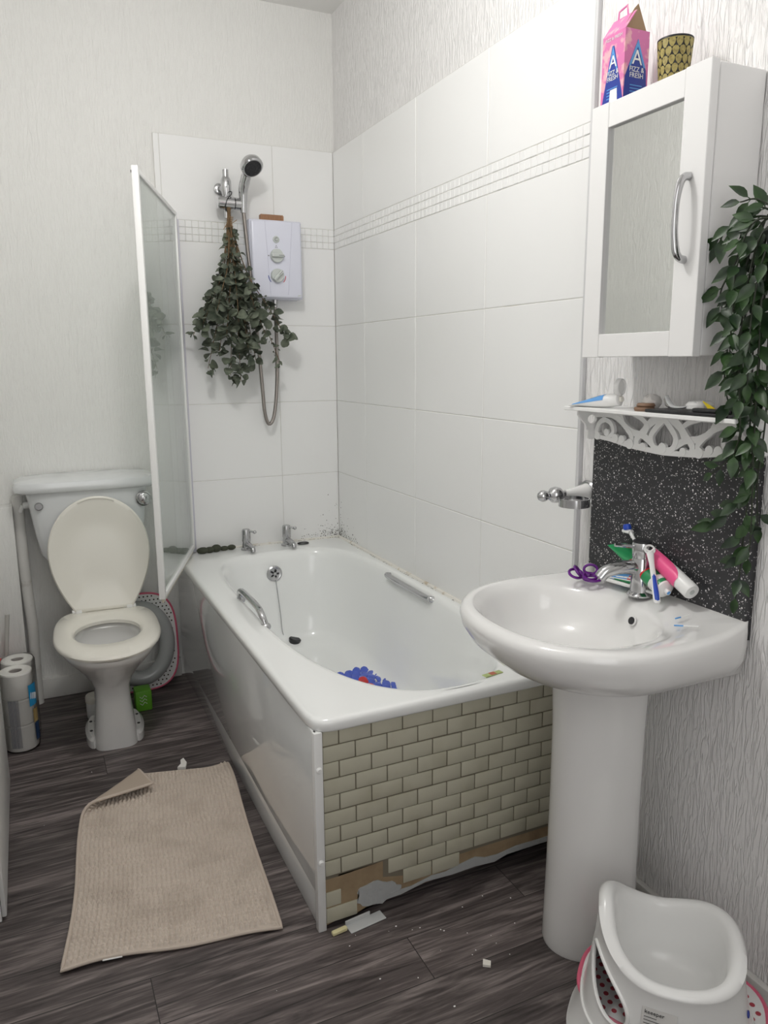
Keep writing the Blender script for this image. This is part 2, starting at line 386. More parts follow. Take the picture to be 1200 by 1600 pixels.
ZR = (.5535, .8614, 1.1891, 1.5182, 1.8459, 1.9269, 2.2449)
G = .0016
def tile_wall(name, axis, edges, offs):
    """courses of big tiles and a three row mosaic band; axis x (back wall) or y (right wall)"""
    bm = BM(); gb = BM()
    lo, hi = edges
    def put(a0, a1, z0, z1, bev, out):
        if axis == 'x': box(bm, (a0+G/2, -out, z0+G/2), (a1-G/2, .006, z1-G/2), bev, 1)
        else: box(bm, (-out, a0+G/2, z0+G/2), (.006, a1-G/2, z1-G/2), bev, 1)
    cuts = sorted([lo]+[o for o in offs if lo < o < hi]+[hi])
    for r in range(len(ZR)-1):
        if r == 4:
            h = (ZR[5]-ZR[4])/3; w = .0268; n = int(round((hi-lo)/w)); w = (hi-lo)/n
            for k in range(3):
                for i in range(n): put(lo+i*w, lo+(i+1)*w, ZR[4]+k*h, ZR[4]+(k+1)*h, .0016, .0005+random.uniform(0, .0010))
        else:
            for a, b in zip(cuts[:-1], cuts[1:]): put(a, b, ZR[r], ZR[r+1], .0016, 0.0)
    if axis == 'x': box(gb, (lo, .0012, ZR[0]-.02), (hi, .010, ZR[-1]))
    else: box(gb, (.0012, lo, ZR[0]-.02), (.010, hi, ZR[-1]))
    t = struct(finish(name, bm, M_TILE, smooth=20)); g = finish('grout', gb, M_GROUT, t, smooth=0)
    return t
tile_wall('wall_back_tiles', 'x', (-.752, 0.0), (-.2705, -.729))
tile_wall('wall_right_tiles', 'y', (-1.700, 0.0), (-.3214, -.7801, -1.2388))
bm = BM(); box(bm, (-.003, -1.712, .45), (.010, -1.7005, CZ), .002); struct(finish('trim_2', bm, mat('grey_white_trim', (.62, .62, .63), .4)))

# low white cupboard along the left wall, only its right face in frame
lc = empty('low_cupboard', 'white painted low unit at the left edge of photo beside the toilet rolls', 'cupboard')
bm = BM(); box(bm, (RX0+.001, -1.37, .0), (-1.458, -.665, .98), .002, 1); finish('carcass', bm, M_SATIN, lc)
bm = BM(); box(bm, (-1.457, -1.37, .012), (-1.446, -.665, .975), .003); finish('door', bm, M_SATIN, lc)
bm = BM(); box(bm, (RX0+.001, -1.375, .981), (-1.440, -.660, 1.00), .003); finish('worktop', bm, M_SATIN, lc)
plane_box('wall_left_return', (RX0, RY0, 0), (-1.482, -1.66, CZ), M_PAPER_Y)
bm = BM(); box(bm, (-1.485, RY0, 0), (-1.462, -1.64, .10), .004); struct(finish('baseboard_left', bm, M_SKIRT))

# white pipe in the back left corner
bm = BM(); tube(bm, [(-1.352, -.035, .86), (-1.352, -.035, .62), (-1.348, -.035, .45), (-1.343, -.040, .32), (-1.346, -.035, .18), (-1.348, -.035, 0.0)], .021, 14, smooth=6)
tag(finish('waste_pipe', bm, M_SKIRT), 'white painted pipe rising in the corner behind the toilet rolls', 'pipe')

# ------------------------------------------------------------------ bathtub
bath = empty('bathtub', 'white bathtub along the tiled right wall with chrome grab handles', 'bathtub')
RZ = .5535
def rrect(x0, y0, x1, y1, r, z, N=192):
    cx, cy = (x0+x1)/2, (y0+y1)/2; out = []
    a, b = (x1-x0)/2, (y1-y0)/2
    n = 26.0
    for k in range(N):
        t = 2*PI*k/N
        # angles spread so that long sides get enough points
        c, s = math.cos(t), math.sin(t); rr = (abs(c)**n+abs(s)**n)**(-1/n)
        out.append(Vector((cx+a*c*rr, cy+b*s*rr, z)))
    return out
OUT = (-.763, -1.751, 0.0, 0.0)
def outr(d, z): return rrect(OUT[0]+d, OUT[1]+d, OUT[2]-d*.2, OUT[3]-d*.2, .03, z)
def inr(a, br, bf, z, cx=-.352, cy=-.95, nr=4.2, nf=2.5): return selip(cx, cy, a, br, z, nr, 192, bf, nf)
rings = [outr(.016, .520), outr(.003, .522), outr(0, .527), outr(0, .543), outr(.003, .550), outr(.009, RZ-.0005),
         outr(.014, RZ), outr(.022, RZ)]
# rim to opening: blend between last outer ring and opening
o1 = inr(.322, .808, .762, RZ-.001); o0 = rings[-1]
rings.append([a.lerp(b, .35) for a, b in zip(o0, o1)]); rings[-1] = [Vector((p.x, p.y, RZ)) for p in rings[-1]]
rings += [inr(.332, .818, .776, RZ), o1, inr(.314, .799, .752, RZ-.005), inr(.306, .789, .740, RZ-.020), inr(.300, .783, .730, RZ-.045),
          inr(.285, .768, .690, .40), inr(.268, .752, .640, .28), inr(.250, .735, .59, .20), inr(.225, .71, .55, .165), inr(.18, .65, .48, .148), inr(.10, .45, .30, .140)]
bm = BM(); loft(bm, rings, False, True)
finish('tub', bm, M_BATH, bath, smooth=60)
# long side panel with its recessed kickboard and corner return
bm = BM()
box(bm, (-.757, -1.738, .098), (-.747, -.004, .523), .003)
box(bm, (-.751, -1.738, .0), (-.739, -.004, .100), .002)
finish('side_panel', bm, M_ACRYL, bath)
bm = BM(); box(bm, (-.758, -1.744, .0), (-.737, -1.724, .523), .002); rp = finish('corner_strip', bm, M_SATIN, bath)
for z in (.43, .188):
    bm = BM(); lathe(bm, [(.0075, 0), (.0075, .003), (.005, .006)], (-.7475, -1.744, z), (0, -1, 0), 16); finish('screw_cap', bm, M_WHITE, bath)
# tiled end panel
bm = BM()
outl = [(-.735, .004), (-.70, .012), (-.66, .010), (-.62, .022), (-.585, .020), (-.54, .034), (-.50, .030), (-.44, .044), (-.38, .040), (-.33, .05), (-.30, .040), (-.255, .036), (-.21, .05), (-.16, .043), (-.10, .05), (-.05, .042), (-.002, .046), (-.002, .524), (-.735, .524)]
prism(bm, [(x, z) for x, z in outl], (0, -1.722, 0), (1, 0, 0), (0, 0, 1), .010)
ep = finish('end_panel', bm, M_BOARD, bath, smooth=0, label='tiled end panel with bare board showing at the bottom')
PW, PH = .0838, .0427
bm = BM(); gl = []
for r in range(12):
    z1 = .512-.022-r*PH+.022 if r else .512
    z1 = .523-r*PH; z0 = z1-PH
    off = .0 if r % 2 else PW/2
    k = -1
    while True:
        x0 = -.735+off+k*PW; x1 = x0+PW; k += 1
        if x0 > -.004: break
        if x1 < -.728: continue
        a, b = max(x0, -.735), min(x1, -.003)
        if b-a < .012: continue
        xm = (a+b)/2
        if r == 9 and -.70 < xm < -.60: continue
        if r == 10 and (-.70 < xm < -.55 or xm > -.395): continue
        if r == 11 and not (xm < -.66): continue
        if z0 < .006: z0 = .006
        dz = random.uniform(-.0008, .0008); rot = Matrix.Translation((xm, -1.732, (z0+z1)/2+dz)) @ Matrix.Rotation(random.uniform(-.008, .008), 4, 'Y')
        g = .0013
        box(bm, (-(b-a)/2+g, -.0035, -(z1-z0)/2+g), ((b-a)/2-g, .0005, (z1-z0)/2-g), .0018, 2, rot)
finish('tile_facing', bm, M_SUBWAY, ep, smooth=30, label='cream metro tiles in brick pattern')
bm = BM()
def blob(cx, cz, a, b, seed, n=26):
    rr = random.Random(seed); ph = [rr.uniform(0, 6.28) for _ in range(4)]
    return [(cx+a*math.cos(t)*(1+.16*math.sin(3*t+ph[0])+.10*math.sin(5*t+ph[1])+.06*math.sin(9*t+ph[2])), cz+b*math.sin(t)*(1+.16*math.sin(2*t+ph[3])+.1*math.sin(7*t+ph[1]))) for t in [2*PI*k/n for k in range(n)]]
prism(bm, blob(-.60, .052, .060, .030, 3), (0, -1.732, 0), (1, 0, 0), (0, 0, 1), .003)
prism(bm, [(-.56, .040), (-.50, .040), (-.44, .052), (-.40, .050), (-.36, .058), (-.31, .066), (-.28, .055), (-.24, .052), (-.18, .060), (-.10, .058), (-.03, .060), (-.002, .056), (-.002, .042), (-.10, .044), (-.21, .044), (-.25, .033), (-.31, .038), (-.38, .036), (-.46, .040), (-.53, .027), (-.57, .026)], (0, -1.733, 0), (1, 0, 0), (0, 0, 1), .003)
finish('adhesive', bm, M_ADHESIVE, ep, smooth=0, label='smears of grey adhesive along the broken edge')
# grout between tiles
bm = BM(); prism(bm, [(-.735, .13), (-.70, .13), (-.70, .135), (-.58, .135), (-.58, .09), (-.52, .075), (-.395, .075), (-.395, .085), (-.30, .088), (-.003, .088), (-.003, .523), (-.735, .523)], (0, -1.7315, 0), (1, 0, 0), (0, 0, 1), .0008)
finish('grout', bm, mat('dark_grout', (.20, .175, .13), .9), ep, smooth=0)
# grab handles
def grab(pts, name='grab_handle'):
    bm = BM(); tube(bm, pts, .011, 14, smooth=5)
    g = finish(name, bm, M_CHROME, bath)
    for p in (pts[0], pts[-1]):
        bm = BM(); ball(bm, p, .017, 1, 1, .8); finish('handle_fixing', bm, M_DULLCHROME, g)
grab([(-.666, -.735, .545), (-.672, -.75, .575), (-.672, -.80, .590), (-.672, -.98, .590), (-.672, -1.03, .575), (-.666, -1.045, .545)])
grab([(-.030, -.64, .530), (-.052, -.655, .537), (-.060, -.68, .537), (-.060, -.97, .537), (-.052, -.995, .537), (-.030, -1.01, .530)])
# overflow and plug on its chain
YO = -.182
bm = BM(); lathe(bm, [(.034, 0), (.034, .004), (.028, .008), (.022, .006)], (-.375, YO+.008, .462), (0, -1, .12), 32); ov = finish('overflow_plate', bm, M_DULLCHROME, bath)
for k in range(5):
    bm = BM(); a = 2*PI*k/5; box(bm, (-.006, -.001, -.004), (.006, .001, .004), .0008, 1, Matrix.Translation((-.375+.013*math.cos(a), YO+.001, .462+.013*math.sin(a))) @ Matrix.Rotation(-a, 4, 'Y')); finish('overflow_slot', bm, M_BLACK, ov)
bm = BM(); lathe(bm, [(.007, 0), (.007, .006)], (-.375, YO+.002, .462), (0, -1, .12), 16); finish('overflow_hub', bm, M_CHROME, ov)
bm = BM(); tube(bm, [(-.372, YO-.003, .43), (-.366, -.19, .36), (-.362, -.205, .28), (-.360, -.215, .21), (-.348, -.225, .175), (-.326, -.235, .182)], .0018, 6, smooth=6); finish('plug_chain', bm, M_DULLCHROME, bath)
bm = BM(); lathe(bm, [(.019, 0), (.025, .012), (.027, .024), (.022, .028)], (-.318, -.24, .152), (.25, -.1, 1), 24); finish('plug', bm, M_BLACK, bath)
bm = BM(); lathe(bm, [(.03, 0), (.03, .003), (.02, .004), (.017, .001)], (-.300, -.22, .141), (0, 0, 1), 24); finish('drain', bm, M_DULLCHROME, bath)
bm = BM(); box(bm, (-.353, -.262, .149), (-.343, -.235, .158), .003); finish('red_tag', bm, M_PINK, bath)
# two pillar taps
for tx in (-.463, -.279):
    bm = BM(); y = -.062
    lathe(bm, [(.025, 0), (.025, .006), (.019, .012), (.017, .035), (.019, .040), (.019, .085), (.016, .092)], (tx, y, RZ), (0, 0, 1), 24)
    tube(bm, [(tx, y, RZ+.022), (tx+.002, y-.03, RZ+.028), (tx+.006, y-.075, RZ+.022), (tx+.006, y-.085, RZ+.006)], [.013, .012, .011, .010], 12, smooth=4)
    tp = finish('bath_tap', bm, M_DULLCHROME, bath)
    bm = BM(); tube(bm, [(tx, y, RZ+.080), (tx+.020, y-.012, RZ+.082), (tx+.032, y-.020, RZ+.080)], .005, 8); ball(bm, (tx+.033, y-.021, RZ+.080), .008); finish('tap_lever', bm, M_CHROME, tp)
# sealant beads round the bath and the mould on them
bm = BM(); tube(bm, [(-.004, -.004, RZ), (-.004, -1.70, RZ)], .009, 8); tube(bm, [(-.004, -.004, RZ), (-.745, -.004, RZ)], .008, 8)
finish('sealant', bm, M_SEALANT, bath)

bm = BM()
def speck(c, nrm, r):
    x, y, d = frame(nrm); c = Vector(c); n = 6; vs = []
    ph = random.uniform(0, 6)
    e = random.uniform(.5, 1.4)
    ring = [c+x*r*math.cos(2*PI*k/n+ph)*random.uniform(.5, 1.2)+y*r*e*math.sin(2*PI*k/n+ph)*random.uniform(.5, 1.2) for k in range(n)]
    top = [p+d*.0006 for p in ring]
    loft(bm, [ring, top], False, True)
for i in range(230):   # corner patch
    u = abs(random.gauss(0, .075)); h = abs(random.gauss(0, .03)) if random.random() < .8 else abs(random.gauss(0, .09))
    if random.random() < .55: speck((-u-.006, -.0006, RZ+.006+h*math.exp(-u*3)), (0, -1, 0), random.uniform(.0008, .003))
    else: speck((-.0006, -u*1.2-.006, RZ+.006+h*math.exp(-u*3)), (-1, 0, 0), random.uniform(.0008, .003))
for i in range(150):   # along the sealant
    if random.random() < .55:
        x = -random.choice([abs(random.gauss(0, .12)), random.uniform(.45, .74), random.uniform(0, .74)]); speck((x, -.013-random.uniform(0, .006), RZ+.0025), (0, 0, 1), random.uniform(.0008, .0026))
    else:
        y = -random.choice([abs(random.gauss(.25, .18)), random.gauss(.75, .1), random.uniform(0, 1.6)]); speck((-.014-random.uniform(0, .004), y, RZ+.002), (0, 0, 1), random.uniform(.0008, .003))
mo = finish('mould', bm, M_MOULD, smooth=0); mo['kind'] = 'stuff'; tag(mo, 'black mould specks along the bath sealant in the tiled corner', 'mould')

# ------------------------------------------------------------------ things on and in the bath
def sponge(c, pts, label):
    bm = BM()
    for (dx, dy, r, sx, sz) in pts: ball(bm, (c[0]+dx, c[1]+dy, c[2]+r*sz*.9), r, sx, 1, sz, 14)
    return tag(finish('sponge', bm, M_SLIME), label, 'sponge')
sponge((-.622, -.045, RZ), [(-.030, .0, .018, 1.5, .8), (.0, .002, .016, 1.4, .85), (.030, .006, .017, 1.3, 1.0)], 'long dark green slimy sponge on bath rim beside the shower screen')
sponge((-.535, -.030, RZ), [(-.02, .0, .013, 1.6, .8), (.012, .0, .013, 1.5, .9)], 'small dark sponge on bath rim close to the left bath tap')
bm = BM(); tube(bm, [(-.205+.024*math.cos(2*PI*k/24), -.070+.016*math.sin(2*PI*k/24), RZ+.004) for k in range(24)], .003, 8, closed=True)
tag(finish('hair_tie', bm, M_BLACK), 'thin dark hair tie lying on bath rim beside the right bath tap', 'hair tie')
bm = BM(); box(bm, (-.03, -.009, 0), (.03, .009, .002), .0009, 2, Matrix.Translation((-.239, -1.690, RZ+.0005)) @ Matrix.Rotation(.15, 4, 'Z'))
pl = tag(finish('sticking_plaster', bm, mat('pale_green_plaster', (.40, .48, .20), .6)), 'pale green sticking plaster on the near bath rim by the basin', 'plaster')
bm = BM(); box(bm, (-.009, -.008, .0018), (.009, .008, .0028), .0005, 1, Matrix.Translation((-.239, -1.690, RZ+.0005)) @ Matrix.Rotation(.15, 4, 'Z')); finish('pad', bm, mat('red_plaster_print', (.45, .13, .08), .6), pl)
# blue bath mat of overlapping discs at the near end of the bath
bmat = empty('bath_mat', 'translucent blue bubbly vinyl mat with a red patch inside the bathtub', 'bath mat')
bm = BM(); br = BM()
for i in range(8):
    for j in range(8):
        x = -.365+j*.034+(i % 2)*.017; y = -.66-i*.034
        if abs(x+.235)+abs(y+.78)*.55 > .165: continue
        t = br if (3 <= i <= 5 and 3 <= j <= 4 and (i+j) % 2) else bm
        z1 = .146+max(0, -(y+.80))*.10+random.uniform(.004, .016)
        rr = bmesh.ops.create_uvsphere(t, u_segments=16, v_segments=8, radius=1)
        R_ = Matrix.Rotation(random.uniform(.15, .75), 3, 'X') @ Matrix.Rotation(random.uniform(-.4, .4), 3, 'Y')
        for v in rr['verts']: v.co = R_ @ Vector((v.co.x*.018, v.co.y*.024, v.co.z*.0045)) + Vector((x+random.uniform(-.003, .003), y, z1))
finish('mat_discs', bm, M_BLUEMAT, bmat)
if len(br.verts): finish('red_discs', br, M_RED, bmat)

# ------------------------------------------------------------------ shower screen, hinged on the back wall and swung out
HX, HY = -.690, -.030; FX, FY = -.928, -.715
ZB, ZT = .578, 1.950
scr = empty('shower_screen', 'white framed glass bath screen swung out over the toilet side', 'shower screen')
dv = Vector((FX-HX, FY-HY, 0)); Ls = dv.length; ang = math.atan2(dv.y, dv.x)
SM = Matrix.Translation((HX, HY, 0)) @ Matrix.Rotation(ang, 4, 'Z')
def sbox(name, lo, hi, m, bev=.002, par=scr):
    bm = BM(); box(bm, lo, hi, bev, 2, SM); return finish(name, bm, m, par)
sbox('glass_pane', (.012, -.003, ZB+.01), (Ls-.008, .003, ZT-.01), M_GLASS, 0)
sbox('frame_post', (Ls-.016, -.010, ZB), (Ls+.006, .010, ZT+.004), M_WHITE)
sbox('top_rail', (.008, -.008, ZT-.016), (Ls-.01, .008, ZT), M_WHITE)
sbox('bottom_rail', (.008, -.009, ZB), (Ls-.01, .009, ZB+.018), M_WHITE)
sbox('seal_strip', (.02, -.004, ZB-.014), (Ls-.0, .004, ZB+.002), mat('yellowed_seal', (.62, .58, .48), .5))
sbox('hinge_post', (-.004, -.009, ZB), (.014, .009, ZT), M_WHITE)
bm = BM(); box(bm, (HX-.010, -.028, RZ+.004), (HX+.016, .000, 1.925), .003); finish('wall_channel', bm, mat('lilac_grey_aluminium', (.58, .57, .64), .35, .3), scr)
bm = BM(); lathe(bm, [(.004, 0), (.004, .003)], SM @ Vector((Ls-.004, -.010, ZT-.012)), SM.to_3x3() @ Vector((0, -1, 0)), 12); finish('frame_screw', bm, M_BLACK, scr)

# ------------------------------------------------------------------ electric shower, hose, bracket, head
es = empty('electric_shower', 'lilac white electric shower unit with two dials on the back wall', 'shower unit')
bm = BM(); box(bm, (-.402, -.078, 1.622), (-.178, .0, 1.938), .006, 3); box(bm, (-.398, -.090, 1.626), (-.182, -.070, 1.934), .010, 3)
finish('casing', bm, M_SHOWER, es)
for x0, x1 in ((-.338, -.322), (-.222, -.246)):
    bm = BM(); tube(bm, [(x0, -.0895, 1.93), (x1, -.0895, 1.64)], .0012, 6); finish('face_groove', bm, mat('lilac_shadow_line', (.55, .55, .66), .4), es)
def dial(z, r, a):
    bm = BM(); lathe(bm, [(r, 0), (r, .010), (r*.92, .014)], (-.293, -.089, z), (0, -1, 0), 32); d = finish('dial', bm, M_KNOB, es)
    bm = BM(); box(bm, (-r*.95, -.116, -.006), (r*.95, -.102, .006), .003, 2, Matrix.Translation((-.293, 0, z)) @ Matrix.Rotation(a, 4, 'Y')); finish('dial_grip', bm, M_KNOB, d)
    bm = BM(); box(bm, (r*.1, -.1165, -.0012), (r*.9, -.1155, .0012), 0, 1, Matrix.Translation((-.293, 0, z)) @ Matrix.Rotation(a, 4, 'Y')); finish('dial_mark', bm, M_GREYLINE, d)
dial(1.795, .028, 0.0); dial(1.716, .028, -.8)
bm = BM(); lathe(bm, [(.014, 0), (.014, .004), (.011, .006), (.010, .004)], (-.293, -.089, 1.860), (0, -1, 0), 24); b_ = finish('start_button', bm, M_KNOB, es)
bm = BM(); tube(bm, [(-.293+.006*math.cos(t), -.0955, 1.860+.006*math.sin(t)) for t in np.linspace(.9, 5.9, 14)], .001, 6); finish('button_mark', bm, M_GREYLINE, b_)
for x in (-.327, -.259):
    bm = BM(); lathe(bm, [(.0028, 0), (.0028, .0012)], (x, -.0895, 1.795), (0, -1, 0), 10); finish('dial_dot', bm, M_GREYLINE, es)
bm = BM()
for (x, z) in ((-.296, 1.829), (-.290, 1.829), (-.293, 1.835)): lathe(bm, [(.0022, 0), (.0022, .0012)], (x, -.0895, z), (0, -1, 0), 8)
finish('water_symbol', bm, M_GREYLINE, es)
for a0, a1, m in ((PI, PI+.75, M_NAVY), (-.75, 0, M_RED)):
    bm = BM(); tube(bm, [(-.293+.037*math.cos(t), -.0898, 1.716+.037*math.sin(t)) for t in np.linspace(a0, a1, 10)], .0016, 6); finish('temperature_arc', bm, m, es)
bm = BM(); prism(bm, [(-.207, 1.633), (-.190, 1.638), (-.190, 1.641), (-.202, 1.640)], (0, -.0897, 0), (1, 0, 0), (0, 0, 1), .0006); finish('logo', bm, M_KNOB, es)
bm = BM(); lathe(bm, [(.012, 0), (.012, .018), (.010, .020), (.010, .032)], (-.292, -.045, 1.624), (0, 0, -1), 20); finish('outlet', bm, M_DULLCHROME, es)

def hose_tube(bm, pts, r, pitch=.0045):
    P = catmull(pts, 40); d = [0]
    for a, b in zip(P[:-1], P[1:]): d.append(d[-1]+(b-a).length)
    n = int(d[-1]/(pitch/2)); s = np.linspace(0, d[-1], n)
    A = np.array([list(p) for p in P]); Q = [Vector((np.interp(t, d, A[:, 0]), np.interp(t, d, A[:, 1]), np.interp(t, d, A[:, 2]))) for t in s]
    tube(bm, Q, [r if k % 2 else r*.80 for k in range(n)], 10)
bm = BM(); hose_tube(bm, [(-.292, -.045, 1.594), (-.291, -.046, 1.45), (-.297, -.05, 1.27), (-.315, -.052, 1.135), (-.340, -.055, 1.100), (-.358, -.058, 1.15), (-.366, -.06, 1.27), (-.382, -.065, 1.50), (-.408, -.075, 1.78), (-.424, -.085, 1.962)], .0085)
tag(finish('shower_hose', bm, M_HOSE, smooth=80), 'ribbed steel shower hose looping below the shower unit', 'hose')

br_ = empty('shower_bracket', 'chrome shower rail bracket on the back wall holding hand shower and eucalyptus', 'bracket')
bm = BM(); lathe(bm, [(.023, 0), (.026, .004), (.026, .066), (.022, .069)], (-.527, -.075, 1.990), (1, 0, 0), 24); lathe(bm, [(.024, 0), (.024, .044), (.021, .046)], (-.457, -.075, 1.990), (1, 0, 0), 24); finish('slider', bm, M_CHROME, br_)
bm = BM(); tube(bm, [(-.484, -.055, 1.935), (-.484, -.055, 2.120)], .0125, 14); finish('rail_stub', bm, M_CHROME, br_)
bm = BM(); lathe(bm, [(.015, 0), (.021, .02), (.021, .06), (.014, .075)], (-.484, -.055, 2.018), (0, 0, 1), 20); tube(bm, [(-.492, -.050, 2.05), (-.498, .0, 2.055)], .013, 12); lathe(bm, [(.022, 0), (.022, .008), (.016, .012)], (-.500, .0, 2.055), (0, -1, 0), 20); finish('wall_mount', bm, M_CHROME, br_)

hs = empty('hand_shower', 'chrome hand shower with black face clipped into the rail bracket', 'shower head')
bm = BM(); tube(bm, [(-.424, -.085, 1.955), (-.424, -.088, 2.00), (-.424, -.097, 2.045), (-.418, -.120, 2.085), (-.412, -.150, 2.115)], [.0125, .016, .0195, .020, .016], 16, smooth=5); finish('handle', bm, M_CHROME, hs)
ax = Vector((.16, -.62, -.72)).normalized(); c0 = Vector((-.408, -.155, 2.128))
bm = BM(); lathe(bm, [(.014, -.018), (.033, -.012), (.043, .002), (.045, .016), (.044, .024), (.039, .028)], c0, ax, 32); finish('head', bm, M_CHROME, hs)
bm = BM(); lathe(bm, [(.035, .024), (.034, .031), (.028, .033)], c0, ax, 32); fc = finish('spray_face', bm, M_BLACK, hs)
bm = BM(); xx, yy, _ = frame(ax)
for k in range(14):
    a = 2*PI*k/14; ball(bm, c0+ax*.033+(xx*math.cos(a)+yy*math.sin(a))*.025, .003, n=6)
for k in range(7):
    a = 2*PI*k/7; ball(bm, c0+ax*.034+(xx*math.cos(a)+yy*math.sin(a))*.013, .0025, n=6)
finish('nozzle_ring', bm, M_DARKHOLE, fc)
bm = BM()
for k in range(20): box(bm, (-.345+k*.0048, -.062, 1.9385), (-.342+k*.0048, -.030, 1.962), .0008, 1)
box(bm, (-.346, -.058, 1.9385), (-.247, -.034, 1.959))
tag(finish('nail_brush', bm, M_COPPER), 'small ribbed copper brown brush block on top of the shower unit', 'brush')

# ------------------------------------------------------------------ eucalyptus bunch
eu = empty('eucalyptus_bunch', 'dried eucalyptus bunch hanging upside down from the shower rail bracket', 'plant')
def disc_leaf(bm, base, d, nrm, L, w, n=9, fold=.25):
    """rounded leaf from base along d"""
    d = Vector(d).normalized(); nrm = Vector(nrm); s = d.cross(nrm)
    if s.length < 1e-4: s = frame(d)[0]
    s.normalize(); nn = s.cross(d)
    mid = []; lft = []; rgt = []
    for k in range(5):
        t = k/4; wd = w*math.sin(PI*min(1, max(0, t*.93+.035)))**.75*.5
        c = base+d*L*t+nn*(.12*L*math.sin(PI*t))
        mid.append(bm.verts.new(c)); lft.append(bm.verts.new(c+s*wd+nn*fold*wd)); rgt.append(bm.verts.new(c-s*wd+nn*fold*wd))
    for k in range(4):
        bm.faces.new((mid[k], lft[k], lft[k+1], mid[k+1])); bm.faces.new((mid[k], mid[k+1], rgt[k+1], rgt[k]))
top = Vector((-.484, -.085, 1.90))
ends = [(-.655, -.10, 1.47), (-.63, -.15, 1.50), (-.60, -.09, 1.34), (-.56, -.13, 1.40), (-.545, -.20, 1.46), (-.515, -.12, 1.31), (-.47, -.11, 1.285), (-.455, -.19, 1.42), (-.43, -.14, 1.40),
        (-.40, -.10, 1.37), (-.375, -.17, 1.47), (-.27, -.13, 1.455), (-.300, -.12, 1.36), (-.50, -.23, 1.52), (-.58, -.21, 1.56), (-.42, -.21, 1.55), (-.59, -.07, 1.55)]
for i, e in enumerate(ends):
    e = Vector(e); L = (e-top).length
    sp = Vector((top.x+random.uniform(-.008, .008), top.y+random.uniform(-.008, .008), top.z+.09))
    mid1 = top.lerp(e, .35)+Vector((0, -.012, -.03)) ; mid1.x = top.x+(e.x-top.x)*.28
    mid2 = top.lerp(e, .7)+Vector((0, -.012, -.01)); mid2.x = top.x+(e.x-top.x)*.66
    path = catmull([sp, top+Vector(((e.x-top.x)*.05, random.uniform(-.01, .01), 0)), mid1, mid2, e], 8)
    bm = BM(); tube(bm, path, [.0028, .0012], 6); st = finish('stem', bm, M_EUCASTEM, eu)
    bm = BM(); small = i in (0, 3, 12)
    nl = len(path)
    for k in range(9, nl):
        t = (k-9)/(nl-10); p = path[k]; d = (path[min(k+1, nl-1)]-path[k-1]).normalized()
        for s in range((1 if t < .25 else random.choice((2, 2, 3))) if k < nl-1 else 3):
            a = random.uniform(0, 2*PI); x, y, _ = frame(d); o = (x*math.cos(a)+y*math.sin(a))
            ld_ = (o*1.0+d*random.uniform(.1, .9)).normalized()
            q = p+Vector((random.uniform(-.006, .006), random.uniform(-.006, .006), random.uniform(-.012, .012)))
            sz = (.021+.019*t)*random.uniform(.7, 1.3)*(.62 if small else 1)
            disc_leaf(bm, q+ld_*.004, ld_, Vector((random.uniform(-1, 1), random.uniform(-1, .2), random.uniform(-.3, 1))), sz, sz*random.uniform(.75, 1.05)*(.5 if small else 1))
    finish('foliage', bm, M_EUCA, st, smooth=60)
bm = BM()
for k in range(7): tube(bm, [(-.484+(.011)*math.cos(t)+.001*k, -.078+.011*math.sin(t), 1.895+.007*k+.002*math.sin(t)) for t in np.linspace(0, 2*PI, 14)], .002, 6)
for k in range(6): tube(bm, [(-.484, -.078, 1.90+.005*k), (-.484+random.uniform(-.03, .03), -.09+random.uniform(-.02, .01), 1.91+random.uniform(-.03, .03))], .0015, 5)
finish('twine', bm, M_TWINE, eu)
bm = BM(); tube(bm, [(-.486, -.075, 1.95), (-.500, -.098, 1.97), (-.492, -.100, 2.0), (-.475, -.098, 2.02), (-.468, -.075, 2.035), (-.476, -.045, 2.03), (-.486, -.042, 1.99), (-.486, -.06, 1.95)], .002, 6, smooth=4); finish('tie_cord', bm, M_BLACK, eu)

# ------------------------------------------------------------------ toilet
TX, TY, TR = -1.095, -.50, -.05
wc = empty('toilet', 'white toilet with raised cream lid and cistern on the back wall', 'toilet')
TM = Matrix.Translation((TX, TY, 0)) @ Matrix.Rotation(TR, 4, 'Z')   # local frame: -y is the front
def tfin(name, bm, m, par=wc, **k):
    for v in bm.verts: v.co = TM @ v.co
    return finish(name, bm, m, par, **k)
def egg(a, bf, bb, z, cy=0.0, nf=2.05, nb=2.6, N=72): return selip(0, cy, a, bb, z, nb, N, bf, nf)
bm = BM()
rings = [egg(.076, .098, .20, 0, .02, 4, 5), egg(.075, .096, .20, .03, .02, 4, 5), egg(.068, .088, .20, .10, .02, 3.4, 5), egg(.061, .076, .20, .17, .02, 3, 5),
         egg(.063, .082, .20, .22, .02, 2.6, 4.5), egg(.080, .115, .205, .262, .02, 2.4, 4), egg(.112, .170, .21, .305, .02, 2.2, 3.6), egg(.142, .215, .22, .345, .01, 2.1, 3.2), egg(.160, .247, .24, .375, .0, 2.05, 3),
         egg(.165, .262, .25, .392, .0, 2.05, 3), egg(.163, .262, .25, .400, .0, 2.05, 3), egg(.155, .25, .24, .402, 0, 2.05, 3),
         egg(.118, .175, .15, .400, 0), egg(.112, .165, .14, .388, 0), egg(.122, .17, .15, .365, 0), egg(.118, .16, .145, .33, 0), egg(.095, .11, .12, .28, .0), egg(.07, .07, .09, .24, .01), egg(.06, .055, .075, .215, .01)]
loft(bm, rings, True, False); tfin('bowl', bm, M_CERAMIC, smooth=60)
bm = BM(); loft(bm, [egg(.066, .062, .082, .228, .01), egg(.03, .03, .04, .2285, .01)], False, True); tfin('water', bm, M_WATER)
bm = BM()
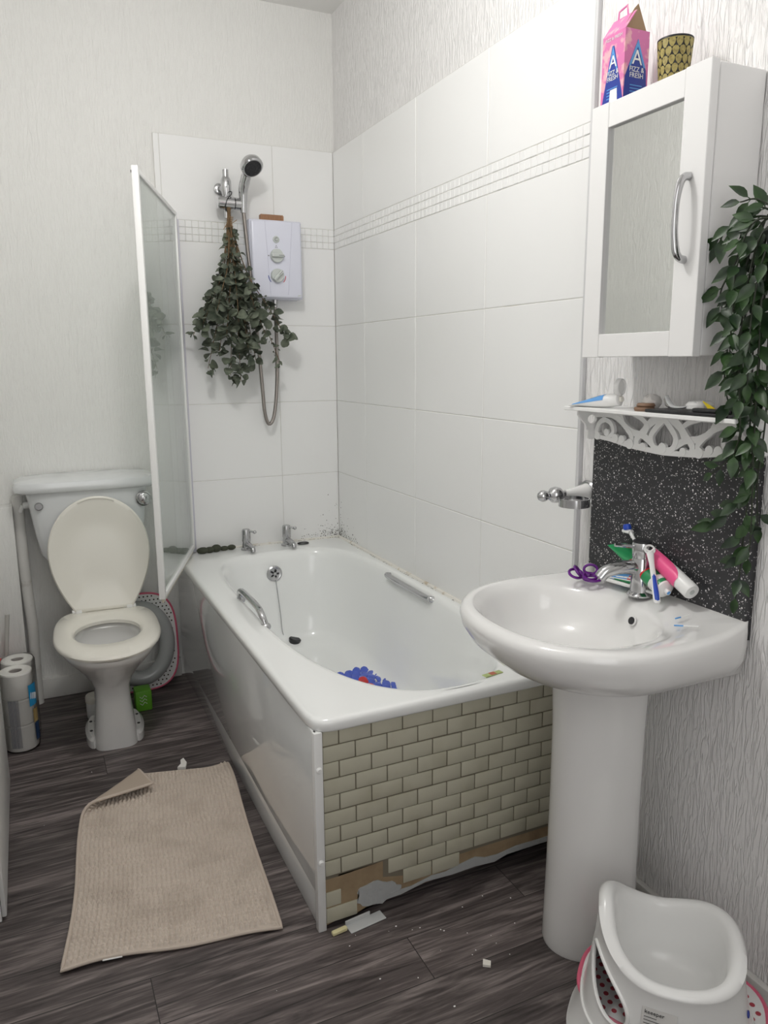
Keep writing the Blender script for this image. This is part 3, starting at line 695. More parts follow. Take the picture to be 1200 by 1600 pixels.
for s in (-1, 1):   # floor lugs
    loft(bm, [[Vector((s*.078+.026*math.cos(t)*1, .060+.105*math.sin(t), z))*1 for t in [2*PI*k/24 for k in range(24)]] for z in (0, .028)]
         + [[Vector((s*.074+.020*math.cos(t), .060+.095*math.sin(t), .04)) for t in [2*PI*k/24 for k in range(24)]]])
tfin('foot_lug', bm, M_CERAMIC)
for s in (-1, 1):
    for yy_ in (.02, .10):
        bm = BM(); lathe(bm, [(.0055, 0), (.0055, .002)], (s*.083, yy_, .040), (0, 0, 1), 10); tfin('screw_hole', bm, M_BLACK)
bm = BM(); tube(bm, [(0, .22, .345), (0, .36, .36), (.0, .42, .42), (.0, .43, .60)], .026, 16, smooth=5); tfin('flush_pipe', bm, M_WHITE)
# seat
bm = BM()
def seatring(a, bf, bb, z, nb): return selip(0, 0, a, bb, z, nb, 80, bf, 2.1)
loft(bm, [seatring(.170, .266, .262, .404, 3.6), seatring(.180, .277, .272, .408, 3.6), seatring(.182, .280, .274, .416, 3.6), seatring(.176, .274, .270, .425, 3.6), seatring(.150, .225, .21, .430, 3.0), seatring(.125, .150, .145, .426, 2.2), seatring(.114, .137, .135, .418, 2.1), seatring(.113, .137, .135, .406, 2.1), seatring(.13, .16, .16, .403, 2.3), seatring(.170, .266, .262, .404, 3.6)], False, False)
bmesh.ops.remove_doubles(bm, verts=bm.verts, dist=1e-5)
tfin('seat', bm, M_SEAT, smooth=50)
# lid, raised against the cistern: outline in its own plane (u across, v up)
lt = math.radians(7); LO = Vector((0, .238, .425)); LU = Vector((1, 0, 0)); LV = Vector((0, math.sin(lt), math.cos(lt))); LN = Vector((0, -math.cos(lt), math.sin(lt)))
def lidring(s, d, dv=0):
    out = []
    for k in range(40):
        t = PI*k/40; out.append((.184*math.cos(t), .232+.212*math.sin(t)))
    low = []
    for k in range(17): q = k/16; low.append((.184-(.184-.104)*q**1.9, .232-.226*q))
    out += [(-u, v) for u, v in low]; out += [(-.104+.208*k/7, .004) for k in range(1, 7)]; out += low[::-1][:-1]
    return [LO+LU*(u*s)+LV*(.22+(v-.22)*s)+LN*d for u, v in out]
bm = BM(); loft(bm, [lidring(.97, -.010), lidring(1.0, -.006), lidring(1.0, .008), lidring(.975, .012), lidring(.93, .010), lidring(.78, .008), lidring(.70, .003), lidring(.4, .002)], True, True)
tfin('lid', bm, M_SEAT, smooth=50)
bm = BM(); tube(bm, [LO+LU*(.178*math.sin(t))+LV*(.232+.205*math.cos(t))+LN*.013 for t in np.linspace(-.38, .38, 13)], .0035, 8); tfin('lid_lip', bm, M_SEAT)
for s in (-1, 1):
    bm = BM(); tube(bm, [(s*.092-.024, .240, .432), (s*.092+.024, .240, .432)], .0085, 12); box(bm, (s*.092-.011, .225, .418), (s*.092+.011, .262, .440), .003); tfin('hinge', bm, M_WHITE)
# cistern
bm = BM()
def cist(x0, x1, y0, z, r=6.0): return selip((x0+x1)/2, y0/2, (x1-x0)/2, -y0/2, z, r, 64)
loft(bm, [cist(-1.235, -.955, -.13, .592), cist(-1.262, -.930, -.155, .600), cist(-1.285, -.913, -.170, .64), cist(-1.300, -.900, -.182, .72), cist(-1.318, -.885, -.192, .86), cist(-1.325, -.880, -.195, .893)])
finish('cistern', bm, M_CISTERN, wc, smooth=50)
bm = BM(); loft(bm, [cist(-1.352, -.856, -.206, .887), cist(-1.362, -.847, -.213, .893), cist(-1.364, -.846, -.215, .910), cist(-1.358, -.852, -.210, .926), cist(-1.335, -.875, -.19, .934), cist(-1.25, -.96, -.12, .937)])
finish('cistern_lid', bm, M_CISTERN, wc, smooth=50)
bm = BM(); lathe(bm, [(.030, 0), (.030, .006), (.025, .010), (.021, .010), (.021, .016), (.015, .020)], (-.900, -.186, .840), (0, -1, 0), 28); fb = finish('flush_button', bm, M_CHROME, wc)
bm = BM(); box(bm, (-.905, -.214, .826), (-.895, -.203, .848), .003); finish('button_grip', bm, M_CHROME, fb)
bm = BM(); lathe(bm, [(.015, 0), (.015, .005), (.012, .008)], (-1.280, -.187, .838), (0, -1, 0), 24); finish('blanking_cap', bm, M_DULLCHROME, wc)
bm = BM(); lathe(bm, [(.013, -.02), (.013, .025), (.009, .03)], (-1.305, -.06, .825), (-1, 0, 0), 14); tube(bm, [(-1.335, -.06, .825), (-1.347, -.055, .80)], .008, 10); finish('inlet_valve', bm, M_WHITE, wc)

# ------------------------------------------------------------------ child's toilet seat leaning behind the toilet
ct = empty('toddler_toilet_seat', 'grey ring toddler toilet seat with pink edged dotted base leaning behind the toilet', 'child toilet seat')
CM = Matrix.Translation((-.945, -.105, .004)) @ Matrix.Rotation(math.radians(-8), 4, 'X')
def cfin(name, bm, m, par=ct, **k):
    for v in bm.verts: v.co = CM @ v.co
    return finish(name, bm, m, par, **k)
bm = BM()
def plate(a, b, n, y): return [Vector((p.x, y, p.y)) for p in selip(0, .205, a, b, 0, n, 72)]
loft(bm, [plate(.09, .12, 2, .004), plate(.155, .203, 3.2, .004), plate(.158, .206, 3.2, .0), plate(.155, .203, 3.2, -.004), plate(.09, .12, 2, -.006), plate(.09, .12, 2, .004)], False, False)
bmesh.ops.remove_doubles(bm, verts=bm.verts, dist=1e-6); cfin('base_plate', bm, M_WHITE)
bm = BM(); tube(bm, plate(.158, .206, 3.2, -.002)[:], .0045, 8, closed=True); cfin('pink_edge', bm, M_PINK)
bm = BM(); P_ = [Vector((.112*math.cos(2*PI*k/48), -.022, .205+.148*math.sin(2*PI*k/48))) for k in range(48)]
tube(bm, P_, .032, 18, closed=True); cfin('ring', bm, M_GREYPAD, smooth=60)
bm = BM()
for i in range(-9, 10):
    for j in range(0, 26):
        x = i*.0165+(j % 2)*.008; z = j*.0165
        e1 = (abs(x/.148))**3.2+(abs((z-.205)/.196))**3.2; e2 = (x/.140)**2+((z-.205)/.176)**2
        if e1 < 1 and e2 > 1: lathe(bm, [(.0034, 0), (.0034, .0006)], (x, -.0045, z), (0, -1, 0), 8)
cfin('dot_pattern', bm, M_MOULD)

gb_ = empty('green_carton', 'lime green box with white scribble lettering behind right side of toilet base', 'box')
bm = BM(); box(bm, (-.998, -.305, 0), (-.935, -.235, .085), .006, 2); finish('carton', bm, M_LIME, gb_)
bm = BM()
for k, z in enumerate((.058, .044, .030)): tube(bm, [(-.982+.009*q+.003*k*0, -.3055, z+.005*(-1)**q+.002*q) for q in range(4)], .0014, 6)
finish('lettering', bm, M_WHITE, gb_)
wb = empty('cleaner_tub', 'small white lidded tub on floor behind left side of toilet base', 'tub')
bm = BM(); lathe(bm, [(.032, 0), (.034, .01), (.034, .065)], (-1.145, -.265, 0), n=28); finish('body', bm, M_WHITE, wb)
bm = BM(); lathe(bm, [(.036, .065), (.036, .085), (.033, .09)], (-1.145, -.265, 0), n=28); finish('lid', bm, M_SEAT, wb)

# ------------------------------------------------------------------ toilet roll pack, toilet brush
tp = empty('toilet_roll_pack', 'clear wrapped pack of stacked toilet rolls with barcode beside the door edge', 'toilet rolls')
RC = ((-1.408, -.405), (-1.402, -.287))
for cx, cy in RC:
    for k in range(3):
        z0 = .002+k*.097
        bm = BM(); lathe(bm, [(.021, z0+.012), (.021, z0+.001), (.052, z0), (.0555, z0+.004), (.0555, z0+.092), (.052, z0+.096), (.023, z0+.096), (.021, z0+.090), (.021, z0+.012)], (cx, cy, 0), n=36, cap0=False, cap1=False); bmesh.ops.remove_doubles(bm, verts=bm.verts, dist=1e-6)
        r_ = finish('toilet_roll', bm, M_PAPERROLL, tp)
        bm = BM(); lathe(bm, [(.0205, z0+.002), (.0205, z0+.093)], (cx, cy, 0), n=24, cap0=True, cap1=False); lathe(bm, [(.0195, z0+.06), (.0205, z0+.093)], (cx, cy, 0), n=24, cap0=True, cap1=False); finish('cardboard_core', bm, M_CORE, r_)
bm = BM()
def stad(d, z, N=64):
    out = []
    for k in range(N):
        t = 2*PI*k/N; c, s = math.cos(t), math.sin(t); base = RC[0] if s < 0 else RC[1]
        out.append(Vector((base[0]+(.0565+d)*c, base[1]+(.0565+d)*s, z)))
    return out
loft(bm, [stad(.002, .001), stad(.003, .02), stad(.0025, .10), stad(.0035, .19), stad(.0025, .285), stad(-.004, .297), stad(-.02, .300)], False, False); finish('wrapper', bm, M_FILM, tp)
def on_roll(a0, a1, z0, z1, name, m, cyl=0, r=.0600):
    bm = BM(); n = 10; c = RC[cyl]
    ring = lambda z, rr: [Vector((c[0]+rr*math.cos(a), c[1]+rr*math.sin(a), z)) for a in np.linspace(a0, a1, n)]
    loft(bm, [ring(z0, r), ring(z1, r), ring(z1, r+.0003), ring(z0, r+.0003), ring(z0, r)], False, False, closed=False)
    return finish(name, bm, m, tp)
D = math.radians
rr_ = random.Random(5); a = D(-122)
while a < D(-88):
    w = D(rr_.choice([.7, 1.2, 2.0])); on_roll(a, a+w, .02, .20, 'barcode', M_GREYLINE); a += w+D(rr_.choice([.6, 1.0]))
on_roll(D(-52), D(-12), .165, .245, 'blue_label', M_CYAN)
on_roll(D(-40), D(-14), .100, .150, 'ochre_label', mat('ochre_print', (.42, .30, .12), .5))
on_roll(D(-36), D(-5), .03, .095, 'dark_label', mat('dark_blue_print', (.02, .05, .13), .5))
for k in range(4):
    aa = D(-44+k*8); zc = .205
    bm = BM(); c = RC[0]; tube(bm, [(c[0]+.0607*math.cos(aa+D(q[0])), c[1]+.0607*math.sin(aa+D(q[0])), zc+q[1]-.003*k) for q in ((-2.5, -.012), (-1, .012), (1, -.010), (2.5, .010))], .0011, 6); finish('lettering', bm, M_WHITE, tp)
tb = empty('toilet_brush', 'grey handled toilet brush standing in red topped holder behind the toilet rolls', 'toilet brush')
bm = BM(); lathe(bm, [(.045, 0), (.050, .004), (.042, .15), (.040, .22)], (-1.452, -.165, 0), n=28); finish('holder', bm, M_WHITE, tb)
bm = BM(); lathe(bm, [(.041, .215), (.046, .225), (.044, .245), (.03, .250)], (-1.452, -.165, 0), n=28); finish('holder_cap', bm, M_RED, tb)
bm = BM(); tube(bm, [(-1.445, -.165, .23), (-1.424, -.165, .43)], [.0065, .0085], 14); finish('handle', bm, mat('grey_beige_plastic', (.55, .53, .50), .4), tb)

# ------------------------------------------------------------------ bath mat rug with a folded corner
bt = empty('bath_rug', 'beige chenille bobble bath mat on dark floor with folded corner', 'bath mat')
P1, P2, P3, P4 = [np.array(p) for p in ((-1.331, -1.612), (-.838, -1.700), (-.772, -.885), (-1.205, -.770))]
NU, NV = 39, 66
nu, nv = NU*8+1, NV*8+1
U, V = np.meshgrid(np.linspace(0, 1, nu), np.linspace(0, 1, nv))
def rug_pos(U, V):
    xy = ((1-U)*(1-V))[..., None]*P1+(U*(1-V))[..., None]*P2+(U*V)[..., None]*P3+((1-U)*V)[..., None]*P4
    # softly wavy edges
    xy[..., 1] += .010*np.sin(U*PI)*(1-V)*1.2+.006*np.sin(U*9)*(1-V); xy[..., 0] += .008*np.sin(V*7)*(1-U)
    z = np.full(U.shape, .006)+.004*(1+np.sin(U*7+V*3))*(np.sin(V*5+1)**2)
    z += .030*np.exp(-((1-U)/.10)**2)*np.exp(-((V-.86)/.16)**2) + .012*np.exp(-((U-.80)/.05)**2)*np.exp(-((V-.62)/.08)**2)
    A = np.array([-1.236, -1.01]); B = np.array([-1.034, -.815]); d = (B-A)/np.linalg.norm(B-A); n = np.array([-d[1], d[0]])
    q = xy-A; al = q@d; s = q@n; r = .016
    ph = np.clip(s/r, 0, PI); f = np.where(s > 0, np.where(s < PI*r, r*np.sin(ph), -(s-PI*r)), s)
    lift = np.where(s > 0, np.where(s < PI*r, r*(1-np.cos(ph)), 2*r+.05*np.clip(s-PI*r, 0, 1)), 0)
    xy2 = A+al[..., None]*d+f[..., None]*n
    return np.dstack([xy2, (z+lift)[..., None]])
Pm = rug_pos(U, V)
du = np.gradient(Pm, axis=1); dvv = np.gradient(Pm, axis=0); Nn = np.cross(du, dvv); Nn /= np.linalg.norm(Nn, axis=2, keepdims=True)+1e-12
sv = np.repeat(.5+rng.uniform(-.06, .06, NU+1), 8)[:nu][None, :]; su = np.repeat(.5+rng.uniform(-.22, .22, NV+2), 8)[:, None]; su = su[np.clip(((V*NV+.5)*8).astype(int), 0, len(su)-1)[:, :1].ravel()]
qu, qv = U*NU+su, V*NV+sv
ci = np.clip(qu.astype(int), 0, NU); cj = np.clip(qv.astype(int), 0, NV+1); ci = np.clip(ci, 0, NU)
jc = rng.uniform(.55, 1.0, (NV+2, NU+1))[cj, ci]
fu, fv = qu-np.floor(qu), qv-np.floor(qv)
bump = np.sqrt(np.clip(1-((2*fu-1)/.86)**2, 0, 1))*np.sqrt(np.clip(1-((2*fv-1)/.76)**2, 0, 1))*jc
edge = (np.minimum(np.minimum(U, 1-U)*NU, np.minimum(V, 1-V)*NV) > .6)
top_ = Pm+Nn*(.0002+.0130*bump*edge)[..., None]
def grid_obj(name, P, m, parent, smooth=True):
    h, w = P.shape[:2]; me = bpy.data.meshes.new(name)
    idx = np.arange(h*w).reshape(h, w)
    F = np.stack([idx[:-1, :-1], idx[:-1, 1:], idx[1:, 1:], idx[1:, :-1]], -1).reshape(-1, 4)
    me.from_pydata(P.reshape(-1, 3).tolist(), [], F.tolist()); me.materials.append(m)
    me.polygons.foreach_set('use_smooth', [smooth]*len(me.polygons))
    o = bpy.data.objects.new(name, me); COL.objects.link(o); o.parent = parent; return o
grid_obj('pile', top_, M_MAT, bt)
grid_obj('backing', (Pm-Nn*.0035)[::8, ::8], M_MATBACK, bt)
bm = BM(); bp_ = [Pm[0, i] for i in range(0, nu, 8)]+[Pm[j, -1] for j in range(8, nv, 8)]+[Pm[-1, i] for i in range(nu-9, -1, -8)]+[Pm[j, 0] for j in range(nv-9, 7, -8)]
tube(bm, [Vector(p) for p in bp_], .0048, 8, closed=True); finish('hem', bm, M_HEM, bt)
bm = BM(); box(bm, (-.022, -.004, 0), (.022, .006, .003), .001, 1, Matrix.Translation((-1.222, -1.622, .008)) @ Matrix.Rotation(-.16, 4, 'Z')); finish('care_tag', bm, M_WHITE, bt)

# ------------------------------------------------------------------ crumbs and scraps on the floor
def scrap(name, label, cat, pts, h, m):
    bm = BM(); prism(bm, [(p[0], p[1]) for p in pts], (0, 0, .001), (1, 0, 0), (0, 1, 0), h); return tag(finish(name, bm, m, smooth=0), label, cat)
sb_ = BM(); box(sb_, (-.050, -.016, 0), (.050, .016, .003), .001, 1, Matrix.Translation((-.640, -1.760, .0012)) @ Matrix.Rotation(.12, 4, 'Z')); box(sb_, (-.050, .013, 0), (.020, .017, .014), .001, 1, Matrix.Translation((-.640, -1.760, .0012)) @ Matrix.Rotation(.12, 4, 'Z'))
tag(finish('plastic_bracket', sb_, M_CLEARGREY), 'grey clear plastic bracket lying at the foot of the tiled bath end', 'bracket')
bm = BM(); box(bm, (-.020, -.006, 0), (.020, .006, .010), .002, 1, Matrix.Translation((-.712, -1.764, .001)) @ Matrix.Rotation(.12, 4, 'Z'))
tag(finish('tile_offcut', bm, mat('pale_yellow_offcut', (.72, .66, .38), .4)), 'pale yellow strip of broken tile at the bath front corner', 'tile piece')
scrap('paper_scrap', 'white scrap of tissue on floor just behind the beige bath mat', 'scrap', [(-.93, -.82), (-.905, -.83), (-.895, -.80), (-.90, -.765), (-.912, -.775), (-.915, -.80)], .010, M_PAPERROLL)
scrap('crumb', 'cream coloured crumb on open dark floor between bath and basin pedestal', 'crumb', [(-.455, -2.005), (-.440, -2.015), (-.432, -2.003), (-.445, -1.99)], .006, M_SEAT)
bm = BM()
for i in range(38):
    x = random.uniform(-1.4, -.35); y = random.uniform(-2.0, -.5)
    if random.random() < .6: x, y = random.gauss(-.5, .17), random.gauss(-1.86, .09)
    if y > -1.77 and x > -.77: continue
    if -1.33 < x < -.76 and -1.7 < y < -.75: continue
    r = random.uniform(.0008, .0024); ball(bm, (x, y, r*.3), r, random.uniform(.6, 1.6), 1, .35, 6)
fl = finish('debris', bm, M_WHITE); fl['kind'] = 'stuff'; tag(fl, 'scattered tiny white plaster crumbs on the dark floor', 'debris')

# ------------------------------------------------------------------ pedestal basin
ba = empty('pedestal_basin', 'white pedestal basin on right wall below the dark splashback', 'basin')
BZ = .832; BC = (-.220, -2.020)
def bring(ax_, ay, z, wall=.245, n=2.2, N=144, cx=BC[0], cy=BC[1], xmax=-.001):
    """outline of the basin: half ellipse in front, nearly straight cheeks running into the wall"""
    out = []
    wall = min(wall, ay)
    for k in range(N):
        t = 2*PI*k/N; c, s = math.cos(t), math.sin(t)
        if c < 0: r = (abs(c)**n+abs(s)**n)**(-1/n); x, y = cx+ax_*c*r, cy+ay*s*r
        else:
            w = xmax-cx; sg = 1 if s >= 0 else -1; lo, hi = 0.0, 2.0
            for _ in range(40):      # walk out along the ray until it meets the cheek or the wall
                m_ = (lo+hi)/2; px, py = m_*c, m_*abs(s); f = px/w
                if f < 1 and py < ay-(ay-wall)*max(0, f)**1.7: lo = m_
                else: hi = m_
            x, y = cx+lo*c, cy+sg*lo*abs(s)
        out.append(Vector((x, y, z)))
    return out
def inb(a, b, z, cx=-.262, cy=-2.005, n=2.2, fb=None): return selip(cx, cy, a, b, z, n, 144)
# inner rings are produced with the same angular order
bm = BM()
O = [bring(.05, .085, .694, .08, xmax=-.06), bring(.09, .130, .698, .13, xmax=-.012), bring(.148, .188, .709, .19), bring(.200, .234, .729, .236), bring(.238, .260, .761, .243), bring(.258, .273, .792, .246), bring(.262, .277, .811, .246), bring(.259, .275, .823, .245), bring(.249, .267, .8308, .240), bring(.235, .254, .832, .232)]
rim = O[-1]
I1 = inb(.180, .218, .8235)
mid = [a.lerp(b, .5) for a, b in zip(rim, I1)]
for p in mid: p.z = .8295
I = [mid, I1, inb(.173, .211, .818), inb(.165, .203, .806), inb(.156, .193, .785), inb(.145, .178, .750), inb(.11, .14, .718), inb(.06, .08, .707), inb(.03, .03, .704)]
# raised back ledge towards the wall
for ring in O[-4:]+[mid]:
    for p in ring:
        if p.x > -.12: p.z += .012*((p.x+.12)/.12)**2
loft(bm, O+I, False, True)
finish('bowl', bm, M_CERAMIC, ba, smooth=60)
bm = BM()
def ped(rx, ry, z, xb=-.085, N=48):
    out = []
    for k in range(N):
        t = 2*PI*k/N; c, s = math.cos(t), math.sin(t)
        if c < 0: out.append(Vector((-.175+rx*c, -2.02+ry*s, z)))
        else:
            r = (abs(c)**5+abs(s)**5)**(-1/5); out.append(Vector((-.175+(xb+.175)*c*r, -2.02+ry*s*r, z)))
    return out
loft(bm, [ped(.106, .090, 0), ped(.108, .092, .01), ped(.105, .090, .10), ped(.100, .087, .35), ped(.100, .088, .55), ped(.104, .094, .68), ped(.107, .097, .705)], True, True)
finish('pedestal', bm, M_CERAMIC, ba, smooth=50)
bm = BM(); lathe(bm, [(.011, 0), (.011, .0025), (.0085, .003)], (-.110, -2.050, .794), (-1, 0, .42), 20); lathe(bm, [(.0085, .003), (.0082, .0032)], (-.110, -2.050, .794), (-1, 0, .42), 20); oh = finish('overflow_ring', bm, M_CERAMIC, ba)
bm = BM(); lathe(bm, [(.0085, 0), (.0085, .0045)], (-.110, -2.050, .794), (-1, 0, .42), 20); finish('overflow_hole', bm, M_BLACK, oh)
bm = BM(); lathe(bm, [(.022, 0), (.022, .002), (.014, .003)], (-.262, -2.005, .703), (0, 0, 1), 24); finish('waste', bm, M_CHROME, ba)
# mixer tap
TXp, TYp = -.056, -2.010; tz = .836
bm = BM(); lathe(bm, [(.028, 0), (.029, .004), (.025, .008), (.0215, .010), (.0215, .085), (.0205, .087), (.0205, .090), (.0215, .092), (.0225, .120), (.021, .124)], (TXp, TYp, tz), n=32)
tube(bm, [(TXp, TYp, tz+.066), (TXp-.045, TYp+.012, tz+.068), (TXp-.080, TYp+.022, tz+.060), (TXp-.096, TYp+.026, tz+.045)], [.016, .0155, .0145, .0135], 16, smooth=6)
mx_ = finish('mixer_tap', bm, M_CHROME, ba, smooth=40)
bm = BM(); tube(bm, [(TXp, TYp, tz+.112), (TXp-.062, TYp+.020, tz+.120)], .0042, 10); finish('tap_lever', bm, M_CHROME, mx_)
bm = BM(); lathe(bm, [(.021, 0), (.0205, .0035), (.015, .005)], (TXp, TYp, tz+.124), n=28); finish('tap_cap', bm, M_BLACK, mx_)

sp_ = BM(); box(sp_, (-.010, -2.258, .80), (.010, -1.776, 1.175), .001, 1); tag(finish('splashback', sp_, M_TERRAZZO, smooth=0), 'dark speckled terrazzo splashback panel on the wall behind the basin', 'splashback')

# ------------------------------------------------------------------ small things on the basin
DZ = .840
def deckz(x): return .8345+(.012*((x+.12)/.12)**2 if x > -.12 else 0)
hb = empty('spiral_hair_bobble', 'purple looped hair bobbles lying on the basin edge left of the tap', 'hair bobble')
hc = Vector((-.098, -1.872, .848))
def loopring(c, r, tilt, rz, n=28, rr=.0034, name='hair_loop'):
    R_ = Matrix.Rotation(rz, 3, 'Z') @ Matrix.Rotation(tilt, 3, 'X'); bm = BM()
    tube(bm, [c+R_ @ Vector((r*math.cos(2*PI*k/n), .72*r*math.sin(2*PI*k/n), 0)) for k in range(n)], rr, 8, closed=True); return finish(name, bm, M_PURPLE, hb)
loopring(hc+Vector((-.014, .018, .006)), .022, .5, .3); loopring(hc+Vector((-.010, .016, .012)), .020, .9, .9); loopring(hc+Vector((.004, -.020, .001)), .021, .15, -.4); loopring(hc+Vector((.0, -.016, .006)), .019, .35, .2); loopring(hc+Vector((.018, .004, .016)), .016, 1.2, -.5)
bm = BM(); tube(bm, [hc+Vector((-.006, .002, .002)), hc+Vector((0, -.004, .010)), hc+Vector((.004, -.008, .006))], .0065, 10); finish('hair_knot', bm, M_PURPLE, hb)
bm = BM(); lathe(bm, [(.013, 0), (.013, .018), (.011, .022)], (-.045, -1.822, deckz(-.045)+.001), n=20); tag(finish('bottle_cap', bm, mat('frosted_cap', (.70, .69, .66), .35)), 'frosted pale cap behind the purple hair bobbles on the basin', 'cap')

def along(a, b, upv=(0, 0, 1)):
    a, b = Vector(a), Vector(b); z = (b-a).normalized(); x = Vector(upv).cross(z)
    if x.length < 1e-5: x = Vector((1, 0, 0))
    x.normalize(); y = z.cross(x); m = Matrix((x, y, z)).transposed().to_4x4(); m.translation = a; return m, (b-a).length
def tube_body(par, a, b, w, m, name='tube_body', capm=M_WHITE, capr=.012, capl=.02, bandm=None, flip=None):
    """flattened squeeze tube from its crimped end a to its shoulder b"""
    T, L = along(a, b); bm = BM(); N = 24; rings = []
    for t, ww, hh in ((0, w*1.15, .0015), (.02, w*1.15, .0018), (.35, w*1.05, w*.42), (.7, w, w*.75), (.93, w*.95, w*.88), (1.0, w*.85, w*.80)):
        rings.append([T @ Vector((ww*math.cos(2*PI*k/N), hh*math.sin(2*PI*k/N), t*L)) for k in range(N)])
    loft(bm, rings); o = finish(name, bm, m, par, smooth=60)
    bm = BM(); lathe(bm, [(w*.86, L-.001), (w*.86, L+.004), (capr, L+.006), (capr, L+capl), (capr*.8, L+capl+.002)], n=24)
    for v in bm.verts: v.co = T @ v.co
    finish('cap', bm, capm, par); return o, T, L
# green toothpaste tube lying behind the tap
tpg = empty('toothpaste_tube', 'green and red toothpaste tube leaning on the wall behind the tap', 'toothpaste')
o, T, L = tube_body(tpg, (-.034, -1.905, .930), (-.054, -2.080, .870), .024, M_GREEN, capr=.017, capl=.006)
bm = BM(); lathe(bm, [(.007, L+.006), (.006, L+.018)], n=16); 
for v in bm.verts: v.co = T @ v.co
finish('nozzle', bm, M_WHITE, tpg)
bm = BM(); lathe(bm, [(.0045, L+.018), (.004, L+.0185)], n=16)
for v in bm.verts: v.co = T @ v.co
finish('nozzle_tip', bm, M_SKY, tpg)
def tube_band(par, T, L, w, t0, t1, a0, a1, m, name, h=lambda t: min(.88, .42+(t-.35)*.95)):
    bm = BM(); n = 10; rows = []
    for t in np.linspace(t0, t1, 5):
        ww = np.interp(t, [0, .35, .7, .93, 1], [w*1.15, w*1.05, w, w*.95, w*.85]); hh = np.interp(t, [0, .35, .7, .93, 1], [.0018, w*.42, w*.75, w*.88, w*.8])
        rows.append([T @ Vector(((ww+.0006)*math.cos(a), (hh+.0006)*math.sin(a), t*L)) for a in np.linspace(a0, a1, n)])
    loft(bm, rows, False, False, closed=False); return finish(name, bm, m, par)
tube_band(tpg, T, L, .024, .42, .72, PI*.55, PI*1.5, M_RED, 'red_band'); tube_band(tpg, T, L, .024, .86, .94, PI*.3, PI*1.6, M_WHITE, 'white_band')
# colourful tube under it
tpk = empty('kids_toothpaste_tube', 'white blue and red toothpaste tube lying under the tap spout', 'toothpaste')
o, T, L = tube_body(tpk, (-.058, -1.885, .856), (-.028, -2.055, .866), .019, M_WHITE, capr=.013, capl=.015)
tube_band(tpk, T, L, .019, .22, .50, 0, 2*PI, M_SKY, 'blue_band'); tube_band(tpk, T, L, .019, .50, .74, 0, 2*PI, M_RED, 'red_band'); tube_band(tpk, T, L, .0193, .30, .60, PI*1.0, PI*1.5, M_GREEN, 'green_patch')
# pink electric toothbrush handle
eb = empty('electric_toothbrush', 'pink and white electric toothbrush handle leaning against the splashback', 'toothbrush')
T, L = along((-.026, -1.975, .945), (-.044, -2.150, .879))
bm = BM(); lathe(bm, [(.008, 0), (.014, .006), (.0165, .05), (.018, .12), (.018, L-.004), (.0165, L)], n=28)
for v in bm.verts: v.co = T @ v.co
finish('handle', bm, M_WHITE, eb)
bm = BM(); N = 14
rows = []
for t in np.linspace(.05, .80, 14):
    rr = np.interp(t*L, [0, .006, .05, .12, L], [.008, .014, .0165, .018, .018])+.0012; wdt = PI*.62*math.sin(PI*(t-.03)/.80)**.4
    rows.append([T @ Vector((rr*math.cos(a), rr*math.sin(a), t*L)) for a in np.linspace(PI*1.02-wdt, PI*1.02+wdt, N)])
loft(bm, rows, False, False, closed=False); finish('pink_grip', bm, M_HOTPINK, eb)
bm = BM(); lathe(bm, [(.006, L), (.006, L+.0006)], n=18)
for v in bm.verts: v.co = T @ v.co
finish('charging_socket', bm, M_KNOB, eb)
# blue bristle brush head showing above the tap lever
bh = empty('toothbrush', 'white toothbrush with blue bristle head standing behind the tap', 'toothbrush')
bm = BM(); tube(bm, [(-.030, -2.03, .846), (-.026, -1.965, .935), (-.026, -1.930, .972)], [.0045, .0035, .0045], 10, smooth=4); box(bm, (-.034, -1.940, .962), (-.016, -1.916, .970), .003); finish('handle', bm, M_WHITE, bh)
bm = BM(); lathe(bm, [(.009, 0), (.010, .006), (.008, .013)], (-.026, -1.928, .970), (0, .25, 1), 18); finish('bristles', bm, M_BLUE, bh)
# white and blue tongue cleaner propped against the tap
tc_ = empty('tongue_cleaner', 'blue and white plastic tongue cleaner propped up in front of the tap', 'tongue cleaner')
ta, tb2 = Vector((-.062, -2.040, .948)), Vector((-.088, -2.098, .846))
T, L = along(ta, tb2)
bm = BM(); N = 16; rows = []
for t, w, h in ((0, .004, .002), (.05, .0085, .003), (.25, .006, .0035), (.5, .0062, .004), (.8, .0080, .004), (.97, .0080, .0035), (1, .005, .002)): rows.append([T @ Vector((w*math.cos(2*PI*k/N), h*math.sin(2*PI*k/N), t*L)) for k in range(N)])
loft(bm, rows); tube(bm, [T @ Vector((.011*math.sin(a), 0, -.008-.010*math.cos(a)+.006)) for a in np.linspace(-2.4, 2.4, 14)], .0022, 8); tube(bm, [T @ Vector((-.011, 0, -.004)), T @ Vector((0, 0, .004)), T @ Vector((.011, 0, -.004))], .003, 8)
finish('handle', bm, M_WHITE, tc_)
bm = BM(); rows = []
for t, w, h in ((.46, .001, .0046), (.50, .0052, .0050), (.8, .0070, .0050), (.94, .0066, .0046), (.96, .001, .004)): rows.append([T @ Vector((w*math.cos(2*PI*k/N), h*math.sin(2*PI*k/N), t*L)) for k in range(N)])
loft(bm, rows); finish('blue_grip', bm, M_BLUE, tc_)
ws = empty('slim_toothbrush', 'slim white stick with black end lying on the basin under the toothpaste', 'toothbrush')
T, L = along((-.078, -1.905, .852), (-.050, -2.05, .850))
bm = BM(); lathe(bm, [(.004, .012), (.0045, .02), (.0042, L)], n=14); 
for v in bm.verts: v.co = T @ v.co
finish('stick', bm, M_WHITE, ws)
bm = BM(); lathe(bm, [(.0045, 0), (.0052, .003), (.0052, .013)], n=14)
for v in bm.verts: v.co = T @ v.co
